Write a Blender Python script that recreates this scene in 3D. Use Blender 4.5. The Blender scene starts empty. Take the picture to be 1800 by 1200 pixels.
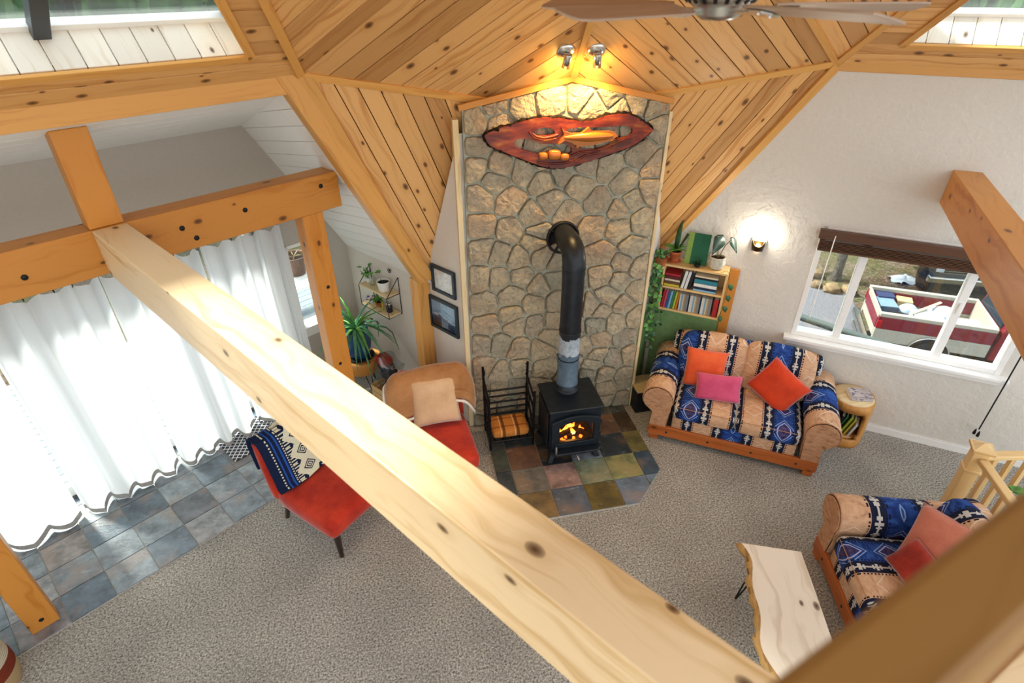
import bpy, bmesh, math, random
from mathutils import Vector, Matrix
random.seed(7)
PI = math.pi
scene = bpy.context.scene
COL = scene.collection
V = Vector

# ------------------------------------------------------------------ camera
cam_d = bpy.data.cameras.new('camera'); cam = bpy.data.objects.new('camera', cam_d); COL.objects.link(cam)
scene.camera = cam
CAM = V((-0.756, -4.101, 3.969))
PITCH, ROLL, YAW = 0.5709, -0.0035, 0.1988
def _cam_matrix():
    cp, sp = math.cos(PITCH), math.sin(PITCH)
    r = V((1, 0, 0)); d = V((0, -sp, -cp)); f = V((0, cp, -sp))
    c, s = math.cos(ROLL), math.sin(ROLL)
    r2 = r * c - d * s; d2 = r * s + d * c
    Rz = Matrix.Rotation(-YAW, 3, 'Z')
    r2, d2, f = Rz @ r2, Rz @ d2, Rz @ f
    m = Matrix((r2, -d2, -f)).transposed().to_4x4()
    return Matrix.Translation(CAM) @ m
cam.matrix_world = _cam_matrix()
cam_d.sensor_width = 36; cam_d.lens = 36 * 995.9 / 1800
cam_d.clip_start = 0.02; cam_d.clip_end = 300
cam_d.dof.use_dof = True; cam_d.dof.focus_distance = 5.0; cam_d.dof.aperture_fstop = 2.4

# ------------------------------------------------------------------ sky, sun, exposure
world = bpy.data.worlds.new('overcast_sky'); scene.world = world; world.use_nodes = True
bg = world.node_tree.nodes['Background']
bg.inputs['Color'].default_value = (0.86, 0.93, 1.0, 1); bg.inputs['Strength'].default_value = 1.3
sun_d = bpy.data.lights.new('sun', 'SUN'); sun = bpy.data.objects.new('sun', sun_d); COL.objects.link(sun)
sun_d.energy = 7.5; sun_d.angle = math.radians(14); sun_d.color = (1.0, 0.96, 0.9)
# the sun stands hazy beyond the curtained glass doors, high to the left
sun_dir = V((0.50, -0.44, -0.75)).normalized()
sun.rotation_euler = sun_dir.to_track_quat('-Z', 'Y').to_euler(); sun.location = (-6, 6, 9)
scene.view_settings.view_transform = 'Standard'; scene.view_settings.look = 'None'
scene.view_settings.exposure = 0.82; scene.view_settings.gamma = 1.0
scene.view_settings.use_curve_mapping = False

# ------------------------------------------------------------------ frames of the three walls
a36 = math.radians(36)
DL = V((math.cos(a36), math.sin(a36), 0)); NL = V((-math.sin(a36), math.cos(a36), 0))   # curtained bay: along, outward
DR = V((math.cos(a36), -math.sin(a36), 0)); NR = V((math.sin(a36), math.cos(a36), 0))   # window wall: along, outward
L0, R0 = 0.9907, 1.8312
UP = V((0, 0, 1))
def LP(u, o, z): return DL * u + NL * (L0 + o) + UP * z
def RP(v, o, z): return DR * v + NR * (R0 + o) + UP * z

# ------------------------------------------------------------------ mesh helpers
def frame(xa, ya, loc=(0, 0, 0)):
    xa = V(xa).normalized(); za = xa.cross(V(ya)).normalized(); ya = za.cross(xa)
    m = Matrix((xa, ya, za)).transposed().to_4x4(); m.translation = V(loc); return m
class MB:
    def __init__(s): s.v = []; s.f = []; s.sm = []; s.m = []; s.cur = 0
    def add(s, vs, fs, sm=False, M=None):
        b = len(s.v)
        s.v += [(M @ V(p)) if M else V(p) for p in vs]
        for f in fs: s.f.append([b + i for i in f]); s.sm.append(sm); s.m.append(s.cur)
        return s
    def box(s, c, d, M=None):
        x, y, z = c; a, b, h = d[0] / 2, d[1] / 2, d[2] / 2
        vs = [(x + i * a, y + j * b, z + k * h) for k in (-1, 1) for j in (-1, 1) for i in (-1, 1)]
        return s.add(vs, [(0, 2, 3, 1), (4, 5, 7, 6), (0, 1, 5, 4), (2, 6, 7, 3), (0, 4, 6, 2), (1, 3, 7, 5)], M=M)
    def span(s, lo, hi, M=None):
        return s.box([(a + b) / 2 for a, b in zip(lo, hi)], [b - a for a, b in zip(lo, hi)], M)
    def prism(s, poly, off, sm=False, M=None):
        n = len(poly); off = V(off)
        p = [V(q) for q in poly]; nn = V((0, 0, 0))
        for i in range(n): nn += p[i].cross(p[(i + 1) % n])
        if nn.dot(off) > 0: p.reverse()          # faces point out
        vs = p + [q + off for q in p]
        fs = [tuple(range(n)), tuple(range(2 * n - 1, n - 1, -1))]
        fs += [(i, i + n, (i + 1) % n + n, (i + 1) % n) for i in range(n)]
        return s.add(vs, fs, sm, M)
    def tube(s, path, r, n=8, M=None, cap=True, sm=True):
        P = [V(p) for p in path]; k = len(P); rs = r if isinstance(r, (list, tuple)) else [r] * k
        vs = []; up = None
        for i in range(k):
            t = (P[min(i + 1, k - 1)] - P[max(i - 1, 0)]).normalized()
            if up is None: up = V((0, 0, 1)) if abs(t.z) < .9 else V((1, 0, 0))
            a = t.cross(up)
            if a.length < 1e-4: a = t.cross(V((0, 1, 0)))
            a.normalize(); b = a.cross(t).normalized(); up = b
            for j in range(n):
                w = 2 * PI * j / n; vs.append(P[i] + (a * math.cos(w) + b * math.sin(w)) * rs[i])
        fs = [(i * n + j, i * n + (j + 1) % n, (i + 1) * n + (j + 1) % n, (i + 1) * n + j) for i in range(k - 1) for j in range(n)]
        s.add(vs, fs, sm, M)
        if cap: s.add(vs[:n], [tuple(range(n - 1, -1, -1))], False, M); s.add(vs[-n:], [tuple(range(n))], False, M)
        return s
    def lathe(s, prof, n=20, M=None, sm=True):
        k = len(prof); vs = [(r * math.cos(2 * PI * j / n), r * math.sin(2 * PI * j / n), z) for r, z in prof for j in range(n)]
        fs = [(i * n + j, i * n + (j + 1) % n, (i + 1) * n + (j + 1) % n, (i + 1) * n + j) for i in range(k - 1) for j in range(n)]
        s.add(vs, fs, sm, M)
        if prof[0][0] > 1e-5: s.add(vs[:n], [tuple(range(n - 1, -1, -1))], False, M)
        if prof[-1][0] > 1e-5: s.add(vs[-n:], [tuple(range(n))], False, M)
        return s
    def sheet(s, fn, nu, nv, M=None, sm=True, wrap=False):
        vs = [fn(i / nu, j / nv) for j in range(nv + 1) for i in range(nu + (0 if wrap else 1))]
        w = nu if wrap else nu + 1
        fs = [(j * w + i, j * w + (i + 1) % w, (j + 1) * w + (i + 1) % w, (j + 1) * w + i) for j in range(nv) for i in range(nu)]
        return s.add(vs, fs, sm, M)
    def leaf(s, pts, ws, nrm=(0, 0, 1), M=None, fold=.15):
        P = [V(p) for p in pts]; vs = []; nrm = V(nrm)
        for i, p in enumerate(P):
            t = (P[min(i + 1, len(P) - 1)] - P[max(i - 1, 0)]).normalized(); a = t.cross(nrm)
            if a.length < 1e-3: a = t.cross(V((1, .3, 0)))
            a.normalize(); b = a.cross(t); w = ws[i]
            vs += [p - a * w + b * w * fold, p, p + a * w + b * w * fold]
        fs = []
        for i in range(len(P) - 1):
            for j in (0, 1): fs.append((i * 3 + j, i * 3 + j + 1, i * 3 + j + 4, i * 3 + j + 3))
        return s.add(vs, fs, True, M)
    def rbox(s, d, r, M=None, n=5, bulge=0.0):
        # rounded, optionally plump box
        a, b, c = d[0] / 2, d[1] / 2, d[2] / 2; r = min(r, a, b, c)
        bm = bmesh.new(); bmesh.ops.create_cube(bm, size=2)
        bmesh.ops.subdivide_edges(bm, edges=bm.edges[:], cuts=n, use_grid_fill=True)
        def cl(t, h):  # finer cells near the edges
            q = abs(t); return math.copysign(h * (1 - (1 - q) ** 1.6), t)
        vs = []; bm.verts.ensure_lookup_table()
        for v in bm.verts:
            p = V((cl(v.co.x, a), cl(v.co.y, b), cl(v.co.z, c)))
            i = V((max(-a + r, min(a - r, p.x)), max(-b + r, min(b - r, p.y)), max(-c + r, min(c - r, p.z))))
            q = p - i
            if q.length > 1e-9: p = i + q.normalized() * r
            if bulge:
                fx, fy, fz = [max(0, 1 - (t / h) ** 2) for t, h in zip(p, (a, b, c))]
                p = V((p.x + math.copysign(bulge * fy * fz, p.x) * (abs(p.x) / a), p.y + math.copysign(bulge * fx * fz, p.y) * (abs(p.y) / b), p.z + math.copysign(bulge * fx * fy, p.z) * (abs(p.z) / c)))
            vs.append(p)
        fs = [[v.index for v in f.verts] for f in bm.faces]; bm.free()
        return s.add(vs, fs, True, M)
    def pillow(s, w, h, t, M=None, n=12, wob=.0):
        rnd = random.random() * 9
        def side(sg):
            vs = []
            for j in range(n + 1):
                for i in range(n + 1):
                    x, y = 2 * i / n - 1, 2 * j / n - 1
                    k = (1 - x ** 4) * (1 - y ** 4); z = sg * t / 2 * k ** .55
                    pinch = 1 - .06 * (1 - x * x) * abs(y) ** 3; pin2 = 1 - .06 * (1 - y * y) * abs(x) ** 3
                    z += wob * math.sin(5 * x + rnd) * math.cos(4 * y + rnd * 2) * k
                    vs.append((x * w / 2 * pin2, y * h / 2 * pinch, z))
            return vs
        fs = [(j * (n + 1) + i, j * (n + 1) + i + 1, (j + 1) * (n + 1) + i + 1, (j + 1) * (n + 1) + i) for j in range(n) for i in range(n)]
        s.add(side(1), fs, True, M); s.add(side(-1), [tuple(reversed(f)) for f in fs], True, M)
        return s
    def build(s, name, mat, parent=None, bevel=0, solid=0, grain=None, uv=None, sub=0, loc=None, M=None, doub=False):
        me = bpy.data.meshes.new(name)
        me.from_pydata([tuple(p) for p in s.v], [], s.f)
        for p, q, mi in zip(me.polygons, s.sm, s.m): p.use_smooth = q; p.material_index = mi
        for m in (mat if isinstance(mat, (list, tuple)) else [mat]): me.materials.append(m)
        me.update()
        if doub:
            bm = bmesh.new(); bm.from_mesh(me); bmesh.ops.remove_doubles(bm, verts=bm.verts[:], dist=1e-4); bm.to_mesh(me); bm.free()
        lay = me.uv_layers.new(name='UVMap')
        if uv is None:
            if grain is None:
                lo = [min(p[i] for p in s.v) for i in range(3)]; hi = [max(p[i] for p in s.v) for i in range(3)]
                k = max(range(3), key=lambda i: hi[i] - lo[i]); grain = V([1.0 if i == k else 0 for i in range(3)])
            g = V(grain).normalized()
            for p in me.polygons:
                a = p.normal.cross(g)
                if a.length < .2:
                    u_ = V((1, 0, 0)) if abs(g.x) < .7 else V((0, 1, 0)); u_ = u_ - g * u_.dot(g); u_.normalize(); a = g.cross(u_)
                else: u_ = g; a.normalize()
                for li in p.loop_indices:
                    c = me.vertices[me.loops[li].vertex_index].co; lay.data[li].uv = (c.dot(u_), c.dot(a))
        else:
            for p in me.polygons:
                for li in p.loop_indices: lay.data[li].uv = uv(me.vertices[me.loops[li].vertex_index].co)
        o = bpy.data.objects.new(name, me); COL.objects.link(o)
        if M is not None: o.matrix_world = M
        if loc: o.location = loc
        if parent: o.parent = parent
        if solid: md = o.modifiers.new('thickness', 'SOLIDIFY'); md.thickness = solid; md.offset = 0
        if bevel: md = o.modifiers.new('edge', 'BEVEL'); md.width = bevel; md.segments = 2; md.limit_method = 'ANGLE'; md.angle_limit = math.radians(40)
        if sub: md = o.modifiers.new('smooth', 'SUBSURF'); md.levels = sub; md.render_levels = sub
        return o
def tag(o, label=None, cat=None, group=None, kind=None):
    if label: o['label'] = label
    if cat: o['category'] = cat
    if group: o['group'] = group
    if kind: o['kind'] = kind
    return o
def thing(name, label, cat, M=None, group=None, kind=None):
    o = bpy.data.objects.new(name, None); COL.objects.link(o); o.empty_display_size = .1
    if M is not None: o.matrix_world = M if isinstance(M, Matrix) else Matrix.Translation(V(M))
    return tag(o, label, cat, group, kind)
def struct(o): o['kind'] = 'structure'; return o
def copy_part(o, parent, M=None):
    c = o.copy(); COL.objects.link(c); c.parent = parent
    if M is not None: c.matrix_local = M
    return c
def TM(x, y, z, rz=0, rx=0, ry=0):
    return Matrix.Translation((x, y, z)) @ Matrix.Rotation(rz, 4, 'Z') @ Matrix.Rotation(ry, 4, 'Y') @ Matrix.Rotation(rx, 4, 'X')
# polygon clipping in 2D
def clip(poly, a, b, c):
    """keep a*x+b*y<=c"""
    out = []
    for i in range(len(poly)):
        p, q = poly[i], poly[(i + 1) % len(poly)]
        dp, dq = a * p[0] + b * p[1] - c, a * q[0] + b * q[1] - c
        if dp <= 0: out.append(p)
        if (dp < 0 < dq) or (dq < 0 < dp):
            t = dp / (dp - dq); out.append((p[0] + t * (q[0] - p[0]), p[1] + t * (q[1] - p[1])))
    return out
def area2(p): return abs(sum(p[i][0] * p[(i + 1) % len(p)][1] - p[(i + 1) % len(p)][0] * p[i][1] for i in range(len(p)))) / 2

# ------------------------------------------------------------------ material helpers
def lin(h):
    h = h.lstrip('#'); c = [int(h[i:i + 2], 16) / 255 for i in (0, 2, 4)]
    return tuple(x / 12.92 if x <= .04045 else ((x + .055) / 1.055) ** 2.4 for x in c) + (1,)
class X:
    """a node socket with arithmetic"""
    def __init__(s, nt, k): s.nt = nt; s.k = k
    def op(s, o, b=None, c=None):
        n = s.nt.nodes.new('ShaderNodeMath'); n.operation = o
        for i, q in enumerate((s, b, c)):
            if q is None: continue
            if isinstance(q, X): s.nt.links.new(q.k, n.inputs[i])
            else: n.inputs[i].default_value = q
        return X(s.nt, n.outputs[0])
    def __add__(s, b): return s.op('ADD', b)
    def __sub__(s, b): return s.op('SUBTRACT', b)
    def __mul__(s, b): return s.op('MULTIPLY', b)
    def __truediv__(s, b): return s.op('DIVIDE', b)
    def __lt__(s, b): return s.op('LESS_THAN', b)
    def __gt__(s, b): return s.op('GREATER_THAN', b)
    def fr(s): return s.op('FRACT')
    def ab(s): return s.op('ABSOLUTE')
    def mx(s, b): return s.op('MAXIMUM', b)
    def mn(s, b): return s.op('MINIMUM', b)
    def fl(s): return s.op('FLOOR')
class Mt:
    def __init__(s, name, rough=.6, spec=.3):
        s.m = bpy.data.materials.new(name); s.m.use_nodes = True; s.nt = s.m.node_tree
        s.b = s.nt.nodes['Principled BSDF']; s.b.inputs['Roughness'].default_value = rough
        s.b.inputs['Specular IOR Level'].default_value = spec
    def n(s, t, ins=None, out=0, **pr):
        n = s.nt.nodes.new(t)
        for k, v in pr.items(): setattr(n, k, v)
        for k, v in (ins or {}).items():
            if isinstance(v, X): s.nt.links.new(v.k, n.inputs[k])
            else: n.inputs[k].default_value = v
        return X(s.nt, n.outputs[out])
    def val(s, v): n = s.nt.nodes.new('ShaderNodeValue'); n.outputs[0].default_value = v; return X(s.nt, n.outputs[0])
    def coords(s, kind='UV'):
        return s.n('ShaderNodeTexCoord', out={'UV': 2, 'Object': 3, 'Generated': 0}[kind])
    def xyz(s, v):
        n = s.nt.nodes.new('ShaderNodeSeparateXYZ'); s.nt.links.new(v.k, n.inputs[0]); return [X(s.nt, o) for o in n.outputs]
    def vec(s, x, y, z=0.0): return s.n('ShaderNodeCombineXYZ', {0: x, 1: y, 2: z})
    def noise(s, v, scale, detail=3, rough=.55, col=False):
        return s.n('ShaderNodeTexNoise', {'Vector': v, 'Scale': scale, 'Detail': detail, 'Roughness': rough}, out=1 if col else 0)
    def ramp(s, f, stops, const=False):
        n = s.nt.nodes.new('ShaderNodeValToRGB'); s.nt.links.new(f.k, n.inputs[0]); cr = n.color_ramp
        if const: cr.interpolation = 'CONSTANT'
        while len(cr.elements) < len(stops): cr.elements.new(0.5)
        for e, (p, c) in zip(cr.elements, stops): e.position = p; e.color = lin(c) if isinstance(c, str) else c
        return X(s.nt, n.outputs[0])
    def mix(s, f, a, b, mode='MIX'):
        n = s.nt.nodes.new('ShaderNodeMix'); n.data_type = 'RGBA'; n.blend_type = mode
        for i, q in ((0, f), (6, a), (7, b)):
            if isinstance(q, X): s.nt.links.new(q.k, n.inputs[i])
            else: n.inputs[i].default_value = lin(q) if isinstance(q, str) else q
        return X(s.nt, n.outputs[2])
    def rnd(s): return s.n('ShaderNodeObjectInfo', out=5)
    def ocol(s): return s.n('ShaderNodeObjectInfo', out=1)
    def color(s, c):
        if isinstance(c, X): s.nt.links.new(c.k, s.b.inputs['Base Color'])
        else: s.b.inputs['Base Color'].default_value = lin(c)
        return s
    def bump(s, h, strength=.3, dist=.01):
        n = s.n('ShaderNodeBump', {'Height': h, 'Strength': strength, 'Distance': dist}); s.nt.links.new(n.k, s.b.inputs['Normal']); return s
    def rough(s, r): s.nt.links.new(r.k, s.b.inputs['Roughness']); return s
    def set(s, **k):
        for a, v in k.items(): s.b.inputs[a.replace('_', ' ')].default_value = v
        return s
def plain(name, c, rough=.6, spec=.3, metal=0, var=.06, nscale=18):
    t = Mt(name, rough, spec); t.set(Metallic=metal)
    n = t.noise(t.coords('Object'), nscale, 3)
    c0 = lin(c); lo = tuple(max(0, x * (1 - var * 2)) for x in c0[:3]) + (1,); hi = tuple(min(1, x * (1 + var * 2)) for x in c0[:3]) + (1,)
    t.color(t.ramp(n, [(.3, lo), (.7, hi)])); return t.m
def wood(name, light, dark, rough=.45, spec=.35, vary=.35, knots=.5, grain=26, warm=None, knotc='#4a2a14'):
    t = Mt(name, rough, spec); r = t.rnd(); uv = t.coords('UV'); u, v, _ = t.xyz(uv)
    off = r * 37.0; w = t.vec(u * .9 + off, v * grain, off)
    wob = t.noise(t.vec(u * 1.3 + off, v * 3.0, 0.0), 1.6, 2)
    g = t.noise(t.vec(u * .8 + off, v * grain + wob * 3.0, off), 1.0, 4, .6)
    col = t.ramp(g, [(.3, dark), (.48, light), (.62, light), (.8, dark)])
    tone = t.ramp(r, [(0, (1 - vary, 1 - vary * 1.15, 1 - vary * 1.3, 1)), (.35, (1, 1, 1, 1)), (.7, (1 - vary * .25, 1 - vary * .32, 1 - vary * .4, 1)), (1, (1.08, 1.05, 1.0, 1))])
    col = t.mix(1.0, col, tone, 'MULTIPLY')
    if knots:
        n = t.nt.nodes.new('ShaderNodeTexVoronoi'); n.voronoi_dimensions = '2D'; n.inputs['Scale'].default_value = 4.6
        vv = t.vec(u * .75 + off, v * 1.25 + off * .7, 0.0); t.nt.links.new(vv.k, n.inputs['Vector'])
        d = X(t.nt, n.outputs['Distance']); cc = t.xyz(X(t.nt, n.outputs['Color']))
        gate = cc[0] > (1 - knots)
        size = cc[1] * .09 + .05
        ed = (d / size)
        k = t.ramp(ed, [(.0, (1, 1, 1, 1)), (.55, (.75, .75, .75, 1)), (.85, (.45, .45, .45, 1)), (1.0, (0, 0, 0, 1))])
        halo = t.ramp(ed * .35, [(.3, (.35, .35, .35, 1)), (.9, (0, 0, 0, 1))])
        col = t.mix(t.n('ShaderNodeMath', {0: gate, 1: halo}, operation='MULTIPLY'), col, dark)
        col = t.mix(t.n('ShaderNodeMath', {0: gate, 1: k}, operation='MULTIPLY'), col, knotc)
    t.color(col); t.bump(g, .08, .004); return t.m
# ================================================================== materials of the shell
M_plank = wood('cedar plank', '#e3b070', '#c5884a', .42, .4, .38, .62, 22)
M_trim = wood('cedar trim', '#d9a258', '#c48742', .42, .4, .12, .15, 22)
M_beam = wood('oiled timber', '#cd8a3c', '#b76f22', .40, .35, .10, .18, 14)
M_beam2 = wood('pale timber', '#e2c79e', '#c6a26e', .42, .35, .05, .4, 14)
M_pale = wood('pale pine', '#e6cfa2', '#cfae78', .45, .3, .1, .3, 18)
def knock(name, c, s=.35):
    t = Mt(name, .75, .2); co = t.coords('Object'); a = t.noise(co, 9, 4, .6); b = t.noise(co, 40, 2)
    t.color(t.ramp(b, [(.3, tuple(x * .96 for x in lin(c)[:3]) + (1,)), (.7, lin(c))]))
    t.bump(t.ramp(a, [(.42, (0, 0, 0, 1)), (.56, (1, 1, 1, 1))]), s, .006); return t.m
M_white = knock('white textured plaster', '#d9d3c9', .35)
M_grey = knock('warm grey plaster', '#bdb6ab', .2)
M_bead = plain('white bead board paint', '#eceae6', .5, .3, 0, .01)
M_whitetrim = plain('white trim paint', '#f0eeea', .4, .4, 0, .01)
M_green = plain('sage green paint', '#7f9f68', .6, .3, 0, .05)
M_darkgap = plain('dark board joint', '#3a2614', .9, .1)
def carpet():
    t = Mt('grey flecked carpet', .95, .05); co = t.coords('Object')
    a = t.noise(co, 70, 4, .8); b = t.noise(co, 1.6, 3); c = t.noise(co, 150, 2, .6)
    col = t.ramp(a, [(.36, '#55534e'), (.45, '#a19d95'), (.54, '#c8c4bb'), (.64, '#f2efe8')])
    col = t.mix(1.0, col, t.ramp(b, [(.35, (.86, .85, .84, 1)), (.65, (1.05, 1.04, 1.02, 1))]), 'MULTIPLY')
    t.color(col); t.bump(a + c * .5, .9, .02); return t.m
M_carpet = carpet()
def slate(name):
    t = Mt(name, .38, .45); co = t.coords('Object'); oc = t.ocol(); r = t.rnd() * 30.0
    x, y, z = t.xyz(co); v = t.vec(x + r, y + r, z)
    a = t.noise(v, 7, 6, .65); b = t.noise(v, 3.2, 3); c = t.noise(t.vec(x * 2.0 + r, y * 4.5 + r, z), 3.0, 5, .7)
    dark = t.mix(.68, oc, '#1c2126'); warm = t.mix(.5, oc, '#8f6a45'); lt = t.mix(.35, oc, '#c9ccd0')
    col = t.mix(t.ramp(a, [(.35, (0, 0, 0, 1)), (.68, (1, 1, 1, 1))]), dark, oc)
    col = t.mix(t.ramp(b, [(.5, (0, 0, 0, 1)), (.66, (.85, .85, .85, 1))]), col, warm)
    col = t.mix(t.ramp(c, [(.58, (0, 0, 0, 1)), (.75, (.8, .8, .8, 1))]), col, lt)
    t.color(col); t.bump(a + c, .5, .012); return t.m
M_slate = slate('cleft slate')
M_grout = plain('grey grout', '#b3afa6', .9, .1)
def stone_mat():
    t = Mt('cultured field stone', .85, .2); co = t.coords('Object'); r = t.rnd(); x, y, z = t.xyz(co); o = r * 20.0
    v = t.vec(x + o, y + o, z + o)
    a = t.noise(v, 5, 5, .65); b = t.noise(v, 22, 5, .7); c = t.noise(v, 2.5, 2)
    base = t.ramp(r, [(0, '#cfc0a3'), (.2, '#d9c4a0'), (.4, '#b9b09a'), (.55, '#dcbf9d'), (.7, '#c9bb9f'), (.85, '#adaa96'), (1, '#e0ceab')])
    col = t.mix(t.ramp(a, [(.35, (.0, .0, .0, 1)), (.7, (.5, .5, .5, 1))]), base, '#a39a84')
    col = t.mix(t.ramp(c, [(.5, (0, 0, 0, 1)), (.75, (.45, .45, .45, 1))]), col, '#cf9f78')
    col = t.mix(t.ramp(b, [(.3, (.5, .5, .5, 1)), (.55, (0, 0, 0, 1))]), col, '#6f675b')
    t.color(col); t.bump(a * 1.6 + b * .9, 1.0, .05); return t.m
M_stone = stone_mat()
M_mortar = plain('grey green mortar', '#a9aa98', .95, .1, 0, .1, 30)
def glass(name, tint=(.93, .97, .96, 1), refl=.07):
    t = Mt(name); nt = t.nt; nt.nodes.remove(t.b)
    tr = nt.nodes.new('ShaderNodeBsdfTransparent'); tr.inputs[0].default_value = tint
    gl = nt.nodes.new('ShaderNodeBsdfGlossy'); gl.inputs['Roughness'].default_value = .02
    mx = nt.nodes.new('ShaderNodeMixShader'); mx.inputs[0].default_value = refl
    nt.links.new(tr.outputs[0], mx.inputs[1]); nt.links.new(gl.outputs[0], mx.inputs[2])
    nt.links.new(mx.outputs[0], nt.nodes['Material Output'].inputs[0]); return t.m
M_glass = glass('clear window glass')
M_black = plain('black iron', '#1b1c1e', .5, .4, .3, .1)
M_darkframe = plain('dark grey window metal', '#4b4f52', .45, .4, .4, .03)

# ================================================================== floor
floor_poly = [LP(-5.2, 1.60, 0), LP(.20, 1.60, 0), LP(.06, -.45, 0), V((-.25, .55, 0)), V((1.46, .55, 0)), RP(.90, .05, 0), RP(6.2, .05, 0), V((6.4, -6.2, 0)), V((-5.2, -6.2, 0)), LP(-5.2, -1.0, 0)]
floor_poly = [V((p.x, p.y, 0)) for p in floor_poly]
fl = struct(MB().prism(floor_poly, (0, 0, -.25)).build('floor', M_carpet))
# slate entry strip: a grout bed and one object for each tile
TS = .3048
gb = MB(); gb.prism([LP(-4.9, .118, .0), LP(-.9, .118, .0), LP(-.9, 1.47, .0), LP(-4.9, 1.47, .0)], (0, 0, .006)); gb.build('grout_bed', M_grout, fl)
ecol = ['#7d8c98', '#8f9aa3', '#6b7c8a', '#a3a6aa', '#8c8b90', '#74808a', '#98a4ac', '#a59c98', '#6f8290', '#9aa7ae', '#7a7f86', '#b0b2b4']
rt = random.Random(3)
def poly_tile(poly, z, th, name, parent, colour):
    cx = sum(p[0] for p in poly) / len(poly); cy = sum(p[1] for p in poly) / len(poly)
    o = MB().prism([(p[0] - cx, p[1] - cy, 0) for p in poly], (0, 0, th)).build(name, M_slate, parent, bevel=.003)
    o.location = (cx, cy, z); o.color = lin(colour); return o
for i in range(-5, 9):
    for j in range(5):
        u0, u1 = -3.455 + TS * i + .003, -3.455 + TS * (i + 1) - .003
        o0, o1 = .12 + TS * j + .003, min(.12 + TS * (j + 1) - .003, 1.45)
        q = [LP(u0, o0, 0), LP(u1, o0, 0), LP(u1, o1, 0), LP(u0, o1, 0)]
        if u0 < -4.9: continue
        poly_tile([(p.x, p.y) for p in q], .004, .010 + rt.uniform(-.001, .001), 'tile', fl, ecol[rt.randrange(len(ecol))])
# hearth pad
HP = [(-.155, .44), (-.155, -.565), (.20, -.92), (1.042, -.92), (1.394, -.565), (1.394, .44)]
hearth = thing('hearth_pad', 'multicoloured slate tile hearth pad under the black wood stove', 'hearth', (.62, -.24, 0))
MB().prism([(x - .62, y + .24, .0) for x, y in HP], (0, 0, .014)).build('grout_bed', M_grout, hearth)
hcol = {(-1, 0): '#4d5650', (0, 0): '#7d5a48', (1, 0): '#23282c', (2, 0): '#8b939a', (3, 0): '#2b3944', (4, 0): '#7d7444',  # the near-black tile under the stove has the stove's shade painted in
        (-1, 1): '#4a5258', (0, 1): '#857f76', (1, 1): '#b08f86', (2, 1): '#8d9a80', (3, 1): '#9aa06c', (4, 1): '#3d5568',
        (0, 2): '#86704a', (1, 2): '#56677a', (2, 2): '#6e5f2c', (3, 2): '#7589a0', (4, 2): '#6f8596', (-1, 2): '#5f666a',
        (3, -1): '#6f5342', (4, -1): '#4a3a2c', (2, -1): '#444a50', (1, -1): '#2d3336', (0, -1): '#3c4644', (-1, -1): '#50564f'}
for i in range(-1, 5):
    for j in range(-2, 3):
        x0, x1 = TS * i + .003, TS * (i + 1) - .003; y1, y0 = -TS * j - .003, -TS * (j + 1) + .003
        q = [(x0, y0), (x1, y0), (x1, y1), (x0, y1)]
        q = clip(q, -1, 0, .152); q = clip(q, 1, 0, 1.391); q = clip(q, 0, 1, .43); q = clip(q, 0, -1, .917)
        s2 = math.sqrt(.5); q = clip(q, s2, -s2, s2 * (1.042 + .92) - .004); q = clip(q, -s2, -s2, s2 * (.92 - .20) - .004)
        if len(q) > 2 and area2(q) > .0008:
            poly_tile([(x - .62, y + .24) for x, y in q], .010, .014, 'tile', hearth, hcol.get((i, j), '#575c58'))

# ================================================================== walls
def poly_wall(P, pieces, off, name, mat, **k):
    b = MB()
    for pc in pieces: b.prism([P(*q) for q in pc], off)
    return struct(b.build(name, mat, **k))
RW = lambda v, z: RP(v, 0, z)
wall_r = poly_wall(RW, [[(.92, -.25), (6.2, -.25), (6.2, .93), (.92, .93)], [(.92, .93), (2.335, .93), (2.335, 3.37), (2.05, 3.37), (.92, 1.56)],
                        [(2.335, 2.07), (4.08, 2.07), (4.08, 3.37), (2.335, 3.37)], [(4.08, .93), (6.2, .93), (6.2, 3.37), (4.08, 3.37)]], NR * .14, 'wall_right', M_white)
b = MB(); b.prism([RP(1.70, 0, 0), RP(6.2, 0, 0), RP(6.2, 0, .085), RP(1.70, 0, .085)], NR * -.014); b.prism([RP(1.70, -.014, .07), RP(6.2, -.014, .07), RP(6.2, -.010, .085), RP(1.70, -.010, .085)], NR * -.003)
struct(b.build('baseboard_right', M_whitetrim))
# short return wall between the stone face and the window wall
poly_wall(lambda o, z: RP(.92, o, z), [[(-.62, 0), (.1, 0), (.1, 1.56), (-.62, 2.5)]], DR * -.05, 'wall_alcove', M_white)
struct(MB().prism([RP(.92, -.615, 0), RP(.92, 0, 0), RP(.92, 0, 1.03), RP(.92, -.615, 1.03)], DR * .008).build('trim_50', M_green))
# wall with the pictures and the little shelf
poly_wall(lambda o, z: LP(.06, o, z), [[(-.47, 0), (1.55, 0), (1.55, 1.49), (.12, 1.49), (-.47, 2.95)]], DL * .08, 'wall_picture', M_white)
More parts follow.
